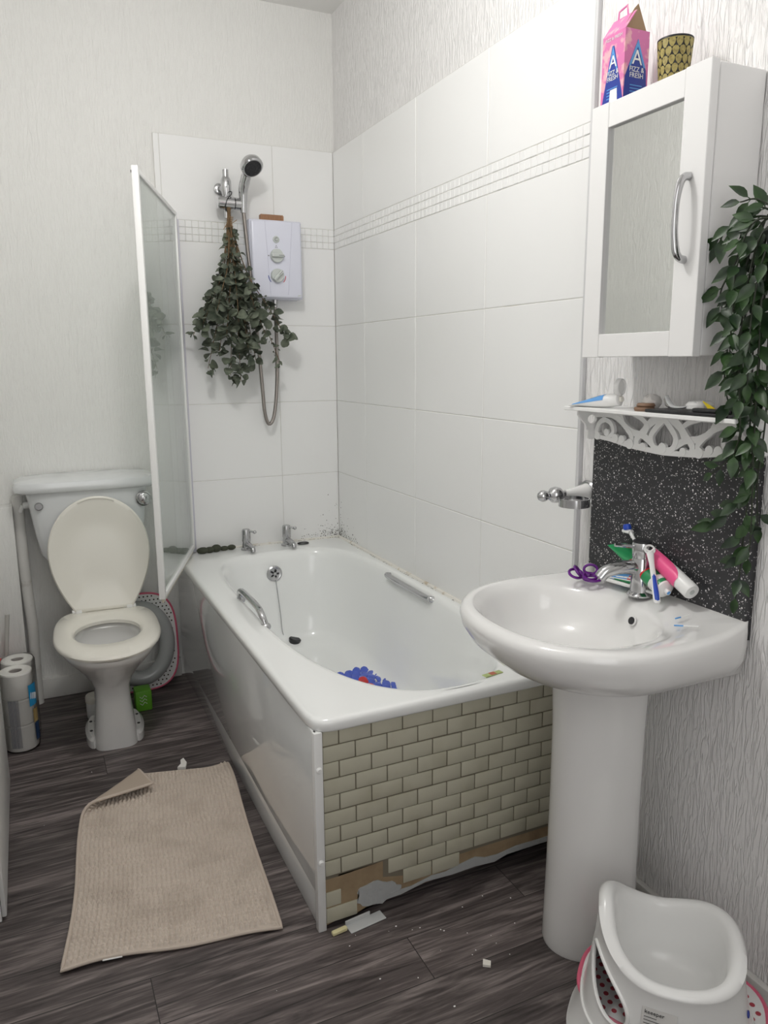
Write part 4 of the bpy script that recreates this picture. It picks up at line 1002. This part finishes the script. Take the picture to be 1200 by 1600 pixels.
finish('black_end', bm, M_BLACK, ws)
for nm, a, b, lab in (('x', (-.142, -2.200, .8365), (-.105, -2.228, .8375), 'blue ended interdental stick lying nearest the front edge of the basin'), ('y', (-.108, -2.170, .8365), (-.072, -2.172, .8395), 'blue ended interdental stick lying closer to the tap on the basin')):
    e_ = empty('interdental_brush', lab, 'interdental brush')
    T, L = along(a, b); bm = BM(); lathe(bm, [(.0016, 0), (.0016, L*.38)], n=8)
    for v in bm.verts: v.co = T @ v.co
    finish('blue_end', bm, M_SKY, e_)
    bm = BM(); lathe(bm, [(.0011, L*.38), (.0011, L)], n=8)
    for v in bm.verts: v.co = T @ v.co
    finish('white_end', bm, M_WHITE, e_)

# ------------------------------------------------------------------ tumbler ring holder
rh = empty('tumbler_holder', 'chrome tumbler ring with white ceramic arm on wall beside the splashback', 'holder')
bm = BM(); lathe(bm, [(.030, 0), (.030, .004), (.026, .008)], (.008, -1.742, 1.030), (-1, 0, 0), 28); finish('wall_plate', bm, M_CHROME, rh)
bm = BM(); lathe(bm, [(.023, .006), (.020, .02), (.013, .055), (.010, .075)], (.008, -1.742, 1.030), (-1, 0, 0), 24); finish('ceramic_arm', bm, M_CERAMIC, rh)
bm = BM(); lathe(bm, [(.008, .072), (.008, .082), (.012, .086), (.019, .094), (.021, .104), (.019, .114), (.012, .121), (.007, .124), (.007, .128), (.012, .132), (.0145, .140), (.0145, .146), (.010, .154), (.003, .158)], (.008, -1.742, 1.030), (-1, 0, 0), 24); finish('finial', bm, M_CHROME, rh)
bm = BM(); c = Vector((-.085, -1.802, 1.020))
lathe(bm, [(.036, -.010), (.038, -.010), (.038, .010), (.035, .010), (.035, -.010), (.036, -.010)], c, (0, 0, 1), 40, False, False); tube(bm, [c+Vector((0, .036, 0)), (-.092, -1.746, 1.028)], .005, 10); finish('ring', bm, M_CHROME, rh)

# ------------------------------------------------------------------ mirror cabinet
X0, X1, Y0, Y1, Z0, Z1 = -.134, .008, -2.190, -1.868, 1.370, 1.893
mc = empty('mirror_cabinet', 'white wall cabinet with mirrored door and bowed chrome handle', 'cabinet')
bm = BM(); box(bm, (-.108, Y0+.004, Z0+.002), (X1, Y1-.002, Z1-.002), .0015, 1); finish('carcass', bm, M_CABINET, mc)
bm = BM(); box(bm, (-.1145, Y0+.012, Z0+.012), (-.107, Y1-.01, Z1-.012)); finish('door_gap_shade', bm, M_DARKHOLE, mc)  # dark slab standing in for the shade between carcass and door
door = BM(); w = .052
box(door, (X0, Y1-w, Z0), (-.114, Y1, Z1), .0012, 1); box(door, (X0, Y0, Z0), (-.114, Y0+w+.010, Z1), .0012, 1)
box(door, (X0+.0012, Y0+w+.010, Z1-.050), (-.114, Y1-w, Z1-.001), .0012, 1); box(door, (X0+.0012, Y0+w+.010, Z0+.001), (-.114, Y1-w, Z0+.050), .0012, 1)
dd = finish('door', door, M_CABINET, mc)
bm = BM(); box(bm, (-.1245, Y0+w+.008, Z0+.045), (-.118, Y1-w+.002, Z1-.045)); finish('mirror', bm, M_MIRROR, dd, smooth=0)
bm = BM(); hy = Y0+.034
tube(bm, [(X0, hy, 1.700), (X0-.014, hy, 1.697), (X0-.024, hy, 1.685), (X0-.030, hy, 1.655), (X0-.031, hy, 1.625), (X0-.030, hy, 1.595), (X0-.024, hy, 1.565), (X0-.014, hy, 1.553), (X0, hy, 1.550)], [.0055, .0055, .006, .0052, .005, .0052, .006, .0055, .0055], 12, smooth=5, flat=1.4); finish('handle', bm, M_CHROME, dd)

# carton on the cabinet
cb = empty('cleaner_carton', 'pink and blue cleaner carton torn open on top of the mirror cabinet', 'carton')
cx0, cx1, cy0, cy1, cz0, cz1, cr = -.118, -.054, -1.942, -1.874, Z1, 2.030, 2.066
bm = BM(); box(bm, (cx0, cy0, cz0), (cx1, cy1, cz1)); finish('box', bm, M_CARTON, cb, smooth=0)
xm = (cx0+cx1)/2
bm = BM(); prism(bm, [(cx0, cz1), (cx0+.002, cz1), (xm-.004, cr), (xm-.006, cr)], (0, cy1, 0), (1, 0, 0), (0, 0, 1), cy1-cy0); finish('roof_panel', bm, M_CARTON, cb, smooth=0)
bm = BM(); prism(bm, [(0, 0), (.016, .030), (.044, .036), (.060, .010)], (xm-.006, cy1-.004, cr-.016), (0, -1, 0), (0, 0, 1), .002); bm.free()
bm = BM(); prism(bm, [(cx0+.001, cz1), (cx1, cz1), (xm+.006, cr+.016), (xm-.004, cr+.006)], (0, cy0+.010, 0), (1, 0, 0), (0, .0, 1), .0015); finish('torn_flap', bm, M_CARD, cb, smooth=0)
bm = BM(); tube(bm, [(xm-.006, cy1-.014, cr-.004), (xm-.006, cy1-.016, cr+.014), (xm-.006, cy1-.040, cr+.018), (xm-.006, cy1-.044, cr-.004)], .003, 6, flat=.5); finish('carry_handle', bm, M_CARTON, cb)
# printed faces: -x face and -y face
def face_art(o, ux, wid):
    o = Vector(o); ux = Vector(ux); uz = Vector((0, 0, 1)); n = ux.cross(uz)
    if wid == 'side': poly = [(-.031, 0), (.029, 0), (.029, .030), (.026, .062), (.002, .118), (-.022, .062), (-.029, .045)]
    else: poly = [(-.030, 0), (.034, 0), (.030, .018), (.002, .112), (-.004, .112)]
    bm = BM(); prism(bm, poly, o, ux, uz, .0004); f = finish('navy_panel', bm, M_NAVY, cb, smooth=0)
    ap = .118 if wid == 'side' else .112
    bm = BM()
    bl = [(-.020, .066), (.002, ap), (.024, .066), (.019, .066), (.002, ap-.014), (-.015, .066)] if wid == 'side' else [(-.013, .062), (-.001, ap), (.016, .062), (.012, .062), (-.001, ap-.014), (-.009, .062)]
    prism(bm, bl, o+n*.0005, ux, uz, .0004); finish('blue_edging', bm, M_SKY, f, smooth=0)
    cxx = .001
    text('A', .040 if wid == 'side' else .034, o+n*.001+ux*cxx+uz*.070, ux, uz, M_WHITE, f, ext=.0003)
    text('FIZZ &\nFRESH', .0135 if wid == 'side' else .0125, o+n*.001+ux*cxx+uz*.056, ux, uz, M_WHITE, f, ext=.0003)
    bm = BM()
    for k in range(4): box(bm, (-.016, -.0002, -.0009), (.016, .0002, .0009), 0, 1, Matrix.Translation(o+n*.0006+ux*cxx+uz*(.030-.006*k)) @ Matrix(((ux.x, n.x, 0), (ux.y, n.y, 0), (0, 0, 1))).to_4x4())
    finish('small_print', bm, M_SKY, f, smooth=0)
face_art((xm, cy0, cz0+.001), (1, 0, 0), 'side')
face_art((cx0, (cy0+cy1)/2, cz0+.001), (0, -1, 0), 'front')
text('FIZZ & FRESH', .0085, (cx0-.0006, (cy0+cy1)/2, cz1-.012), (0, -1, 0), (0, 0, 1), M_WHITE, cb)
bm = BM(); prism(bm, [(-.012, 0), (.012, 0), (.010, .026), (-.010, .026)], (cx0, (cy0+cy1)/2-.006, cz0+.002), (0, -1, 0), (0, 0, 1), .0012); finish('bath_picture', bm, M_WHITE, cb, smooth=0)
cu = empty('printed_cup', 'black cup with yellow leaf print on top of the mirror cabinet', 'cup')
bm = BM(); lathe(bm, [(.026, 0), (.027, .002), (.034, .088), (.0325, .088), (.026, .004)], (-.068, -2.030, Z1), n=40, cap0=True, cap1=True); finish('cup_body', bm, M_BLACK, cu)
bm = BM()
for row in range(6):
    for q in range(15):
        a = 2*PI*(q+.5*(row % 2))/15; z0_ = .006+row*.0155; r_a = lambda z: .0272+.007*z/.088
        cpt = lambda da, z: Vector((-.068+(r_a(z)+.0006)*math.cos(a+da), -2.030+(r_a(z)+.0006)*math.sin(a+da), Z1+z))
        hs_ = min(.0175, .0855-z0_)
        vs = [bm.verts.new(cpt(.19*math.sin(t)*(1-.35*math.cos(t)), z0_+hs_*(.5-.5*math.cos(t)))) for t in [2*PI*k/10 for k in range(10)]]
        bm.faces.new(vs)
finish('leaf_print', bm, M_OLIVE, cu)
bm = BM(); lathe(bm, [(.0345, .086), (.0345, .089), (.032, .089), (.032, .086), (.0345, .086)], (-.068, -2.030, Z1), n=40, cap0=False, cap1=False); finish('rim', bm, M_BLACK, cu)

# ------------------------------------------------------------------ fretwork shelf
sh = empty('fretwork_shelf', 'white wall shelf with scrolled fretwork bracket below the mirror cabinet', 'shelf')
SZ = 1.255
bm = BM(); box(bm, (-.105, -2.275, SZ-.009), (.008, -1.772, SZ), .0015, 1); finish('shelf_board', bm, M_WHITE, sh)
def fret(uv_shape, n): pass
# scrolled back board, made of bands and curls cut to one thickness
XF = -.022
def band(bm, pts, w0, w1=None, x=XF, th=.008, k=6):
    """flat ribbon of varying width in the wall plane (pts: (s,z) with s measured from the shelf's far end)"""
    P = catmull([Vector((p[0], p[1], 0)) for p in pts], k); n = len(P); w1 = w1 or w0; Lp, Rp = [], []
    for i in range(n):
        d = (P[min(i+1, n-1)]-P[max(i-1, 0)]).normalized(); nn = Vector((-d.y, d.x, 0)); t = i/(n-1); w = w0+(w1-w0)*t
        Lp.append(P[i]+nn*w/2); Rp.append(P[i]-nn*w/2)
    x += random.uniform(-.0012, .0012)
    f = lambda p, xx: Vector((xx, -1.790-p.x, SZ-.009-p.y))
    loft(bm, [[f(a, x), f(b, x), f(b, x+th), f(a, x+th)] for a, b in zip(Lp, Rp)])
def knob(bm, s, z, r, x=XF-.0018, th=.008): lathe(bm, [(r, 0), (r, th)], (x, -1.790-s, SZ-.009-z), (1, 0, 0), 18)
LSH = .455
bm = BM()
for sgn in (0, 1):
    m = (lambda s: s) if sgn == 0 else (lambda s: LSH-s)
    B = lambda pts, w0, w1=None: band(bm, [(m(s), z) for s, z in pts], w0, w1)
    B([(.0, .012), (.05, .010), (.085, .020), (.115, .042), (.13, .062), (.112, .074), (.095, .066)], .016, .010)
    B([(.005, .060), (.015, .035), (.035, .024), (.058, .032), (.066, .050), (.055, .062), (.042, .056)], .013, .009)
    B([(.085, .006), (.10, .030), (.13, .046), (.165, .052), (.195, .068)], .014, .016)
    B([(.215, .004), (.185, .022), (.165, .042), (.145, .062), (.150, .078), (.170, .074)], .020, .011)
    B([(.13, .004), (.16, .014), (.178, .030), (.17, .048)], .012, .010)
    B([(.2275, .010), (.205, .030), (.190, .052), (.200, .074), (.2275, .080)], .013, .014)
    for s, z, r in ((.045, .054, .009), (.098, .066, .010), (.168, .076, .009), (.125, .074, .012), (.012, .064, .010), (.075, .066, .011)): knob(bm, m(s), z, r)
    B([(.0, .066), (.06, .070), (.12, .078), (.18, .082), (.2275, .084)], .010, .012)
knob(bm, .2275, .074, .012); band(bm, [(0, .004), (LSH, .004)], .010, .010)
finish('fretwork', bm, M_WHITE, sh)
prof = [(0, 0), (-.070, 0), (-.072, -.012), (-.060, -.026), (-.050, -.034), (-.046, -.046), (-.038, -.054), (-.044, -.064), (-.036, -.074), (-.022, -.074), (-.014, -.064), (0, -.068)]
for y in (-1.782, -2.262):
    bm = BM(); hole = [(-.030+.014*math.cos(t)+.004*math.sin(t), -.024+.012*math.sin(t)) for t in np.linspace(0, 2*PI, 15)[:-1]]
    # plate with an opening: outline ring lofted to the hole ring
    C = Vector((-.030, -.024)); out = []
    for t in np.linspace(0, 2*PI, 49)[:-1]:
        d = Vector((math.cos(t), math.sin(t))); best = None
        for i in range(len(prof)):
            a, b = Vector(prof[i]), Vector(prof[(i+1) % len(prof)]); e = b-a; den = d.x*e.y-d.y*e.x
            if abs(den) < 1e-9: continue
            q = a-C; s = (q.x*e.y-q.y*e.x)/den; u = (q.x*d.y-q.y*d.x)/den
            if s > 0 and -1e-6 <= u <= 1+1e-6 and (best is None or s > best): best = s
        out.append((C+d*best, C+Vector((d.x*.014, d.y*.011))))
    f = lambda p, yy: Vector((p.x, yy, SZ-.009+p.y))
    loft(bm, [[f(o_, y) for o_, _ in out], [f(o_, y-.008) for o_, _ in out], [f(h_, y-.008) for _, h_ in out], [f(h_, y) for _, h_ in out], [f(o_, y) for o_, _ in out]], False, False)
    bmesh.ops.remove_doubles(bm, verts=bm.verts, dist=1e-6); finish('side_bracket', bm, M_WHITE, sh)

# ------------------------------------------------------------------ things on the shelf
tt = empty('flip_cap_toothpaste', 'blue and white toothpaste tube with open flip cap on far end of shelf', 'toothpaste')
o, T, L = tube_body(tt, (-.094, -1.792, SZ+.003), (-.062, -1.895, SZ+.018), .018, M_WHITE, capr=.0150, capl=.018)
tube_band(tt, T, L, .0182, .10, .86, PI*.06, PI*.94, M_SKY, 'blue_band'); tube_band(tt, T, L, .0186, .48, .66, PI*.2, PI*.62, M_YELLOW, 'yellow_print'); tube_band(tt, T, L, .0187, .60, .72, PI*.3, PI*.55, M_RED, 'red_print')
bm = BM(); lathe(bm, [(.007, L+.018), (.0065, L+.026)], n=16)
for v in bm.verts: v.co = T @ v.co
finish('nozzle', bm, M_SEAT, tt)
bm = BM(); tip = T @ Vector((0, .012, L+.018)); axc = (T.to_3x3() @ Vector((0, -.15, 1))).normalized(); lathe(bm, [(.0195, -.006), (.0195, .003), (.0175, .005), (.016, .001)], tip+Vector((0, -.003, .016)), axc, 24); box(bm, (-.004, -.004, -.004), (.004, .004, .012), .001, 1, Matrix.Translation(tip+Vector((0, .001, -.004)))); finish('flip_lid', bm, M_WHITE, tt)
def yb(x0, y0, x1, y1, z0, z1, bev=.002): 
    b_ = BM(); box(b_, (x0, y0, z0), (x1, y1, z1), bev, 2); return b_
tag(finish('dark_tray', yb(-.098, -2.268, -.015, -2.036, SZ, SZ+.007), M_BLACK), 'flat dark blue black tray lying along the near half of shelf', 'tray')
TRZ = SZ+.0072
bm = BM(); lathe(bm, [(.020, 0), (.022, .004), (.021, .008), (.018, .009)], (-.072, -2.008, SZ), n=24); lathe(bm, [(.018, .0095), (.020, .012), (.017, .017)], (-.070, -2.010, SZ), n=24)
tag(finish('wooden_disc', bm, mat('mid_brown_wood', (.22, .13, .08), .6)), 'stacked brown round discs at the far end of the dark tray', 'disc')
bm = BM(); ball(bm, (-.045, -2.000, SZ+.0185), .020, 1, 1.1, .9, 14); [setattr(v, 'co', v.co+Vector((random.uniform(-.002, .002), random.uniform(-.002, .002), random.uniform(-.002, .002)))) for v in bm.verts]
tag(finish('cellophane_wrapper', bm, mat('milky_cellophane', (.62, .60, .58), .2, spec=.8)), 'crumpled clear wrapper beside the brown discs on the shelf', 'wrapper')
bm = BM(); tube(bm, [(-.060, -2.058, SZ+.034), (-.062, -2.068, SZ+.022), (-.066, -2.085, SZ+.0125), (-.068, -2.115, SZ+.013), (-.066, -2.130, SZ+.019), (-.064, -2.141, SZ+.024), (-.064, -2.146, SZ+.022)], [.005, .0065, .0065, .004, .003, .0028, .002], 10, smooth=5, flat=.55)
tag(finish('disposable_razor', bm, M_CLEARGREY), 'curled grey disposable razor lying on the shelf tray', 'razor')
bm = BM(); tube(bm, [(-.045, -2.040, SZ+.026), (-.050, -2.052, SZ+.017), (-.058, -2.066, SZ+.0115)], [.004, .006, .003], 8, smooth=4)
tag(finish('crumpled_foil', bm, mat('dull_foil', (.45, .43, .42), .35, .7)), 'crumpled silver foil strip between wrapper and razor on the shelf', 'foil')
bm = BM(); lathe(bm, [(.024, 0), (.028, .004), (.028, .012), (.022, .018), (.010, .020)], (-.044, -2.135, TRZ), n=28)
tag(finish('soap', bm, M_WHITE), 'round white soap on the shelf tray behind the razor', 'soap')
yc = empty('yellow_comb', 'small yellow plastic comb on the shelf tray', 'comb')
bm = BM(); box(bm, (-.070, -2.222, TRZ), (-.058, -2.172, TRZ+.006), .002); finish('comb_back', bm, M_YELLOW, yc)
bm = BM()
for k in range(8): tube(bm, [(-.064, -2.176-.003*k*.8, TRZ+.005), (-.066, -2.162-.003*k*.8, TRZ+.020-.001*k)], .0012, 5)
finish('comb_teeth', bm, M_YELLOW, yc)
tag(finish('red_hair_clip', yb(-.056, -2.266, -.040, -2.196, TRZ, TRZ+.012, .003), M_RED), 'long red plastic clip at the near end of the shelf', 'clip')
tag(finish('black_case', yb(-.094, -2.255, -.078, -2.160, TRZ, TRZ+.008, .003), M_BLACK), 'slim black case at the front of the shelf under the leaves', 'case')

# ------------------------------------------------------------------ trailing artificial plant
ivy = empty('trailing_plant', 'dark green artificial trailing plant hanging at the right edge of photo', 'plant')
bm = BM(); lathe(bm, [(.040, 0), (.055, .10), (.060, .105), (.055, .110), (.050, .10)], (-.070, -2.351, 1.475), n=32); finish('pot', bm, M_BLACK, ivy)
bm = BM(); tube(bm, [(-.070, -2.351, 1.50), (-.05, -2.351, 1.63), (.006, -2.351, 1.70)], .004, 8); finish('pot_hook', bm, M_BLACK, ivy)
def ivy_leaf(bm, p, d, nrm, L, w):
    d = Vector(d).normalized(); s = d.cross(Vector(nrm))
    if s.length < 1e-3: s = frame(d)[0]
    s.normalize(); nn = s.cross(d); mid, l_, r_ = [], [], []
    for k in range(6):
        t = k/5; wd = w*.5*math.sin(PI*t**.8)*(1-.15*t) if 0 < k < 5 else .0002; c = p+d*L*t+nn*(-.10*L*t*t)
        mid.append(bm.verts.new(c)); l_.append(bm.verts.new(c+s*wd+nn*wd*.35)); r_.append(bm.verts.new(c-s*wd+nn*wd*.35))
    for k in range(5):
        bm.faces.new((mid[k], l_[k], l_[k+1], mid[k+1])); bm.faces.new((mid[k], mid[k+1], r_[k+1], r_[k]))
I0 = (-.070, -2.31, 1.60)
paths = [
 [I0, (-.085, -2.250, 1.630), (-.10, -2.205, 1.600), (-.105, -2.190, 1.572)],
 [I0, (-.090, -2.260, 1.640), (-.105, -2.232, 1.640)],
 [I0, (-.090, -2.245, 1.61), (-.10, -2.230, 1.54), (-.105, -2.205, 1.49), (-.105, -2.213, 1.45)],
 [I0, (-.085, -2.265, 1.60), (-.095, -2.240, 1.50), (-.095, -2.225, 1.42), (-.09, -2.215, 1.33), (-.085, -2.225, 1.28)],
 [I0, (-.080, -2.270, 1.61), (-.085, -2.252, 1.50), (-.085, -2.245, 1.40), (-.080, -2.255, 1.28), (-.075, -2.245, 1.20), (-.060, -2.205, 1.165), (-.055, -2.172, 1.140)],
 [I0, (-.075, -2.270, 1.58), (-.080, -2.262, 1.45), (-.078, -2.268, 1.30), (-.070, -2.265, 1.18), (-.062, -2.250, 1.10), (-.055, -2.222, 1.065), (-.050, -2.190, 1.04)],
 [I0, (-.070, -2.275, 1.55), (-.070, -2.272, 1.35), (-.065, -2.270, 1.15), (-.060, -2.262, 1.02), (-.055, -2.256, .945), (-.055, -2.252, .90)],
 [I0, (-.090, -2.285, 1.50), (-.085, -2.282, 1.36), (-.080, -2.285, 1.20), (-.075, -2.290, 1.05), (-.070, -2.285, .99)],
 [I0, (-.100, -2.280, 1.58), (-.11, -2.265, 1.48), (-.11, -2.262, 1.36), (-.10, -2.268, 1.24), (-.095, -2.255, 1.19)],
 [I0, (-.110, -2.270, 1.60), (-.120, -2.250, 1.53), (-.120, -2.248, 1.43), (-.112, -2.242, 1.36)],
 [I0, (-.060, -2.285, 1.52), (-.055, -2.275, 1.40), (-.050, -2.280, 1.26), (-.05, -2.275, 1.14), (-.045, -2.280, 1.05)],
 [I0, (-.11, -2.30, 1.55), (-.115, -2.285, 1.44), (-.105, -2.28, 1.32)],
]
for i, pth in enumerate(paths):
    pth = [(x, y-.016, z) for x, y, z in pth]
    bm = BM(); P = catmull(pth, 10); tube(bm, P, [.0022, .0013], 6); st = finish('stem', bm, M_IVYSTEM, ivy)
    bm = BM(); A = [0]
    for a, b in zip(P[:-1], P[1:]): A.append(A[-1]+(b-a).length)
    tot = A[-1]; s = .05; k = 0
    while s < tot:
        j = next((q for q in range(len(A)) if A[q] >= s), len(A)-1); p = P[j]; d = (P[min(j+1, len(P)-1)]-P[max(j-1, 0)]).normalized()
        for _ in range(2):
            a = random.uniform(0, 2*PI); x, y, _z = frame(d); o = x*math.cos(a)+y*math.sin(a)
            o.x = -abs(o.x)*.8 if random.random() < .75 else o.x
            dl = (o+d*random.uniform(.25, 1.0)+Vector((0, .15, -.25))).normalized()
            if p.x+dl.x*.035 > -.008: dl.x = -abs(dl.x)
            Lf = random.uniform(.034, .048); q = p+dl*.006
            tube(bm, [p, q], .0009, 4); ivy_leaf(bm, q, dl, Vector((-1, -.8, .5+random.uniform(-.8, .8))), Lf, Lf*.52)
        s += random.uniform(.028, .042)*(1.0 if p.z > 1.30 else 1.45); k += 1
    e = P[-1]; d = (P[-1]-P[-3]).normalized(); ivy_leaf(bm, e, d, (-1, -.7, .5), .034, .017)
    finish('foliage', bm, M_IVY, st, smooth=60)

# ------------------------------------------------------------------ step stool and potty
ss = empty('step_stool', 'white step stool with pink edged dotted top under the potty', 'step stool')
SMx = Matrix.Translation((-.210, -2.322, 0)) @ Matrix.Rotation(math.radians(-50), 4, 'Z')
def sfin(name, bm, m, par=ss, **k):
    for v in bm.verts: v.co = SMx @ v.co
    return finish(name, bm, m, par, **k)
def rr2(a, b, z, n=2.7, N=64): return selip(0, 0, a, b, z, n, N)
STZ = .102
bm = BM(); loft(bm, [rr2(.200, .150, 0), rr2(.196, .146, .005), rr2(.180, .128, .05), rr2(.168, .112, STZ-.012), rr2(.168, .112, STZ-.011)], False, True); sfin('body', bm, M_POTTY, smooth=50)
bm = BM(); loft(bm, [rr2(.174, .120, STZ-.010), rr2(.177, .123, STZ-.008), rr2(.177, .123, STZ-.002), rr2(.174, .120, STZ)]); sfin('tread', bm, M_WHITE)
bm = BM(); tube(bm, [Vector((p.x, p.y, STZ-.004)) for p in rr2(.178, .124, 0)], .0055, 8, closed=True); sfin('pink_edge', bm, M_PINK)
bm = BM()
for i in range(-8, 9):
    for j in range(-6, 7):
        x = i*.0215+(j % 2)*.0107; y = j*.0185
        if (abs(x/.166))**2.7+(abs(y/.112))**2.7 < 1: lathe(bm, [(.0052, 0), (.0052, .0008), (.004, .0012)], (x, y, STZ), n=12)
sfin('dot_pattern', bm, mat('dark_red_dots', (.42, .05, .07), .6))
pt = empty('potty', 'white moulded potty with tall hooped grip beside the basin pedestal', 'potty')
PC = Vector((-.245, -2.342, STZ+.0042))
TH = math.radians(128)
def rimh(t):
    a = (1+math.cos(t-TH))/2; b = (1+math.cos(t-math.radians(-8)))/2
    return .086*a**5.5+.042*b**5
def wall_r(t, n=2.3, a=.142, b=.134):
    c, s_ = math.cos(t-math.radians(-40)), math.sin(t-math.radians(-40)); return (abs(c/a)**n+abs(s_/b)**n)**(-1/n)
RB = .128
def opt(t, f):
    """outer skirt: f=0 foot, f=1 rim"""
    z = f*(RB+rimh(t)); r = wall_r(t)*(1.13-.22*f**.8+.05*f**6)
    return Vector((PC.x+r*math.cos(t), PC.y+r*math.sin(t), PC.z+z))
N = 160; K = 36
HT, HF = math.radians(172), .52     # centre of the hand opening
def in_hole(t, f):
    a = (t-HT)/math.radians(25); b = (f-HF+.10*a)/(.23+.06*a)
    return a*a+b*b < 1
bm = BM(); grid = [[bm.verts.new(opt(2*PI*i/N, k/K)) for i in range(N)] for k in range(K+1)]
for k in range(K):
    for i in range(N):
        if in_hole(2*PI*(i+.5)/N, (k+.5)/K): continue
        j = (i+1) % N; bm.faces.new((grid[k][i], grid[k][j], grid[k+1][j], grid[k+1][i]))
# rolled rim and inner bowl
prev = grid[K]
for q, (sc, dz, mix) in enumerate(((.905, .006, 1), (.86, .0085, 1), (.80, .007, 1), (.755, -.002, 1), (.725, -.018, .9), (.69, -.045, .55), (.65, -.07, .2), (.58, -.088, 0), (.46, -.096, 0), (.2, -.098, 0))):
    ring = []
    for i in range(N):
        t = 2*PI*i/N; r = wall_r(t)*sc; ring.append(bm.verts.new((PC.x+r*math.cos(t), PC.y+r*math.sin(t), PC.z+RB+rimh(t)*mix+dz)))
    for i in range(N): bm.faces.new((prev[i], prev[(i+1) % N], ring[(i+1) % N], ring[i]))
    prev = ring
cv = bm.verts.new((PC.x, PC.y, PC.z+RB-.098))
for i in range(N): bm.faces.new((prev[i], prev[(i+1) % N], cv))
for v in [v for v in bm.verts if not v.link_faces]: bm.verts.remove(v)
finish('potty_body', bm, M_POTTY, pt, smooth=60)
bm = BM(); pts = []
for k in range(40):
    a = 2*PI*k/40; ca, sa = math.cos(a), math.sin(a); pts.append(opt(HT+ca*math.radians(25), HF-.10*ca+sa*(.23+.06*ca)))
tube(bm, pts, .0042, 8, closed=True); finish('grip_lip', bm, M_POTTY, pt)
bm = BM(); tube(bm, [opt(2*PI*k/96, 0) for k in range(96)], .0035, 8, closed=True); finish('foot_edge', bm, M_POTTY, pt)
def on_potty(t, f):
    p = opt(t, f); ux = (opt(t+.02, f)-opt(t-.02, f)).normalized(); uz = (opt(t, f+.02)-opt(t, f-.02)).normalized(); n = ux.cross(uz).normalized(); uz = n.cross(ux)
    return p+n*.0012, ux, uz, n
p, ux, uz, n = on_potty(math.radians(217), .60)
bm = BM(); prism(bm, [(-.026, -.030), (.034, -.030), (.034, .022), (-.026, .022)], p+n*.0006, ux, uz, .0003); lb = finish('sticker', bm, mat('greyish_label', (.66, .65, .63), .45), pt, smooth=0)
def st_off(x, z): return p+n*.0016+ux*x+uz*z
text('keeeper', .0105, st_off(-.022, .011), ux, uz, M_BLACK, lb, align='LEFT')
bm = BM()
mtx = Matrix((ux, uz, n)).transposed().to_4x4()
for k in range(3): box(bm, (-.022, -.0005, 0), (-.022+(.022, .030, .018)[k], .0005, .0003), 0, 1, Matrix.Translation(st_off(0, .005-.006*k)) @ mtx)
x = -.022; q_ = random.Random(2)
while x < .0: 
    w = q_.choice([.0006, .0010, .0016]); box(bm, (x, -.026, 0), (x+w, -.014, .0003), 0, 1, Matrix.Translation(st_off(0, 0)) @ mtx); x += w+q_.choice([.0006, .0009])
finish('barcode', bm, M_BLACK, lb, smooth=0)
p, ux, uz, n = on_potty(math.radians(300), .42)
bm = BM(); tube(bm, [p+ux*(.0055*math.cos(2*PI*k/20))+uz*(.0055*math.sin(2*PI*k/20)) for k in range(20)], .0014, 6, closed=True); finish('round_mark', bm, M_NAVY, pt)
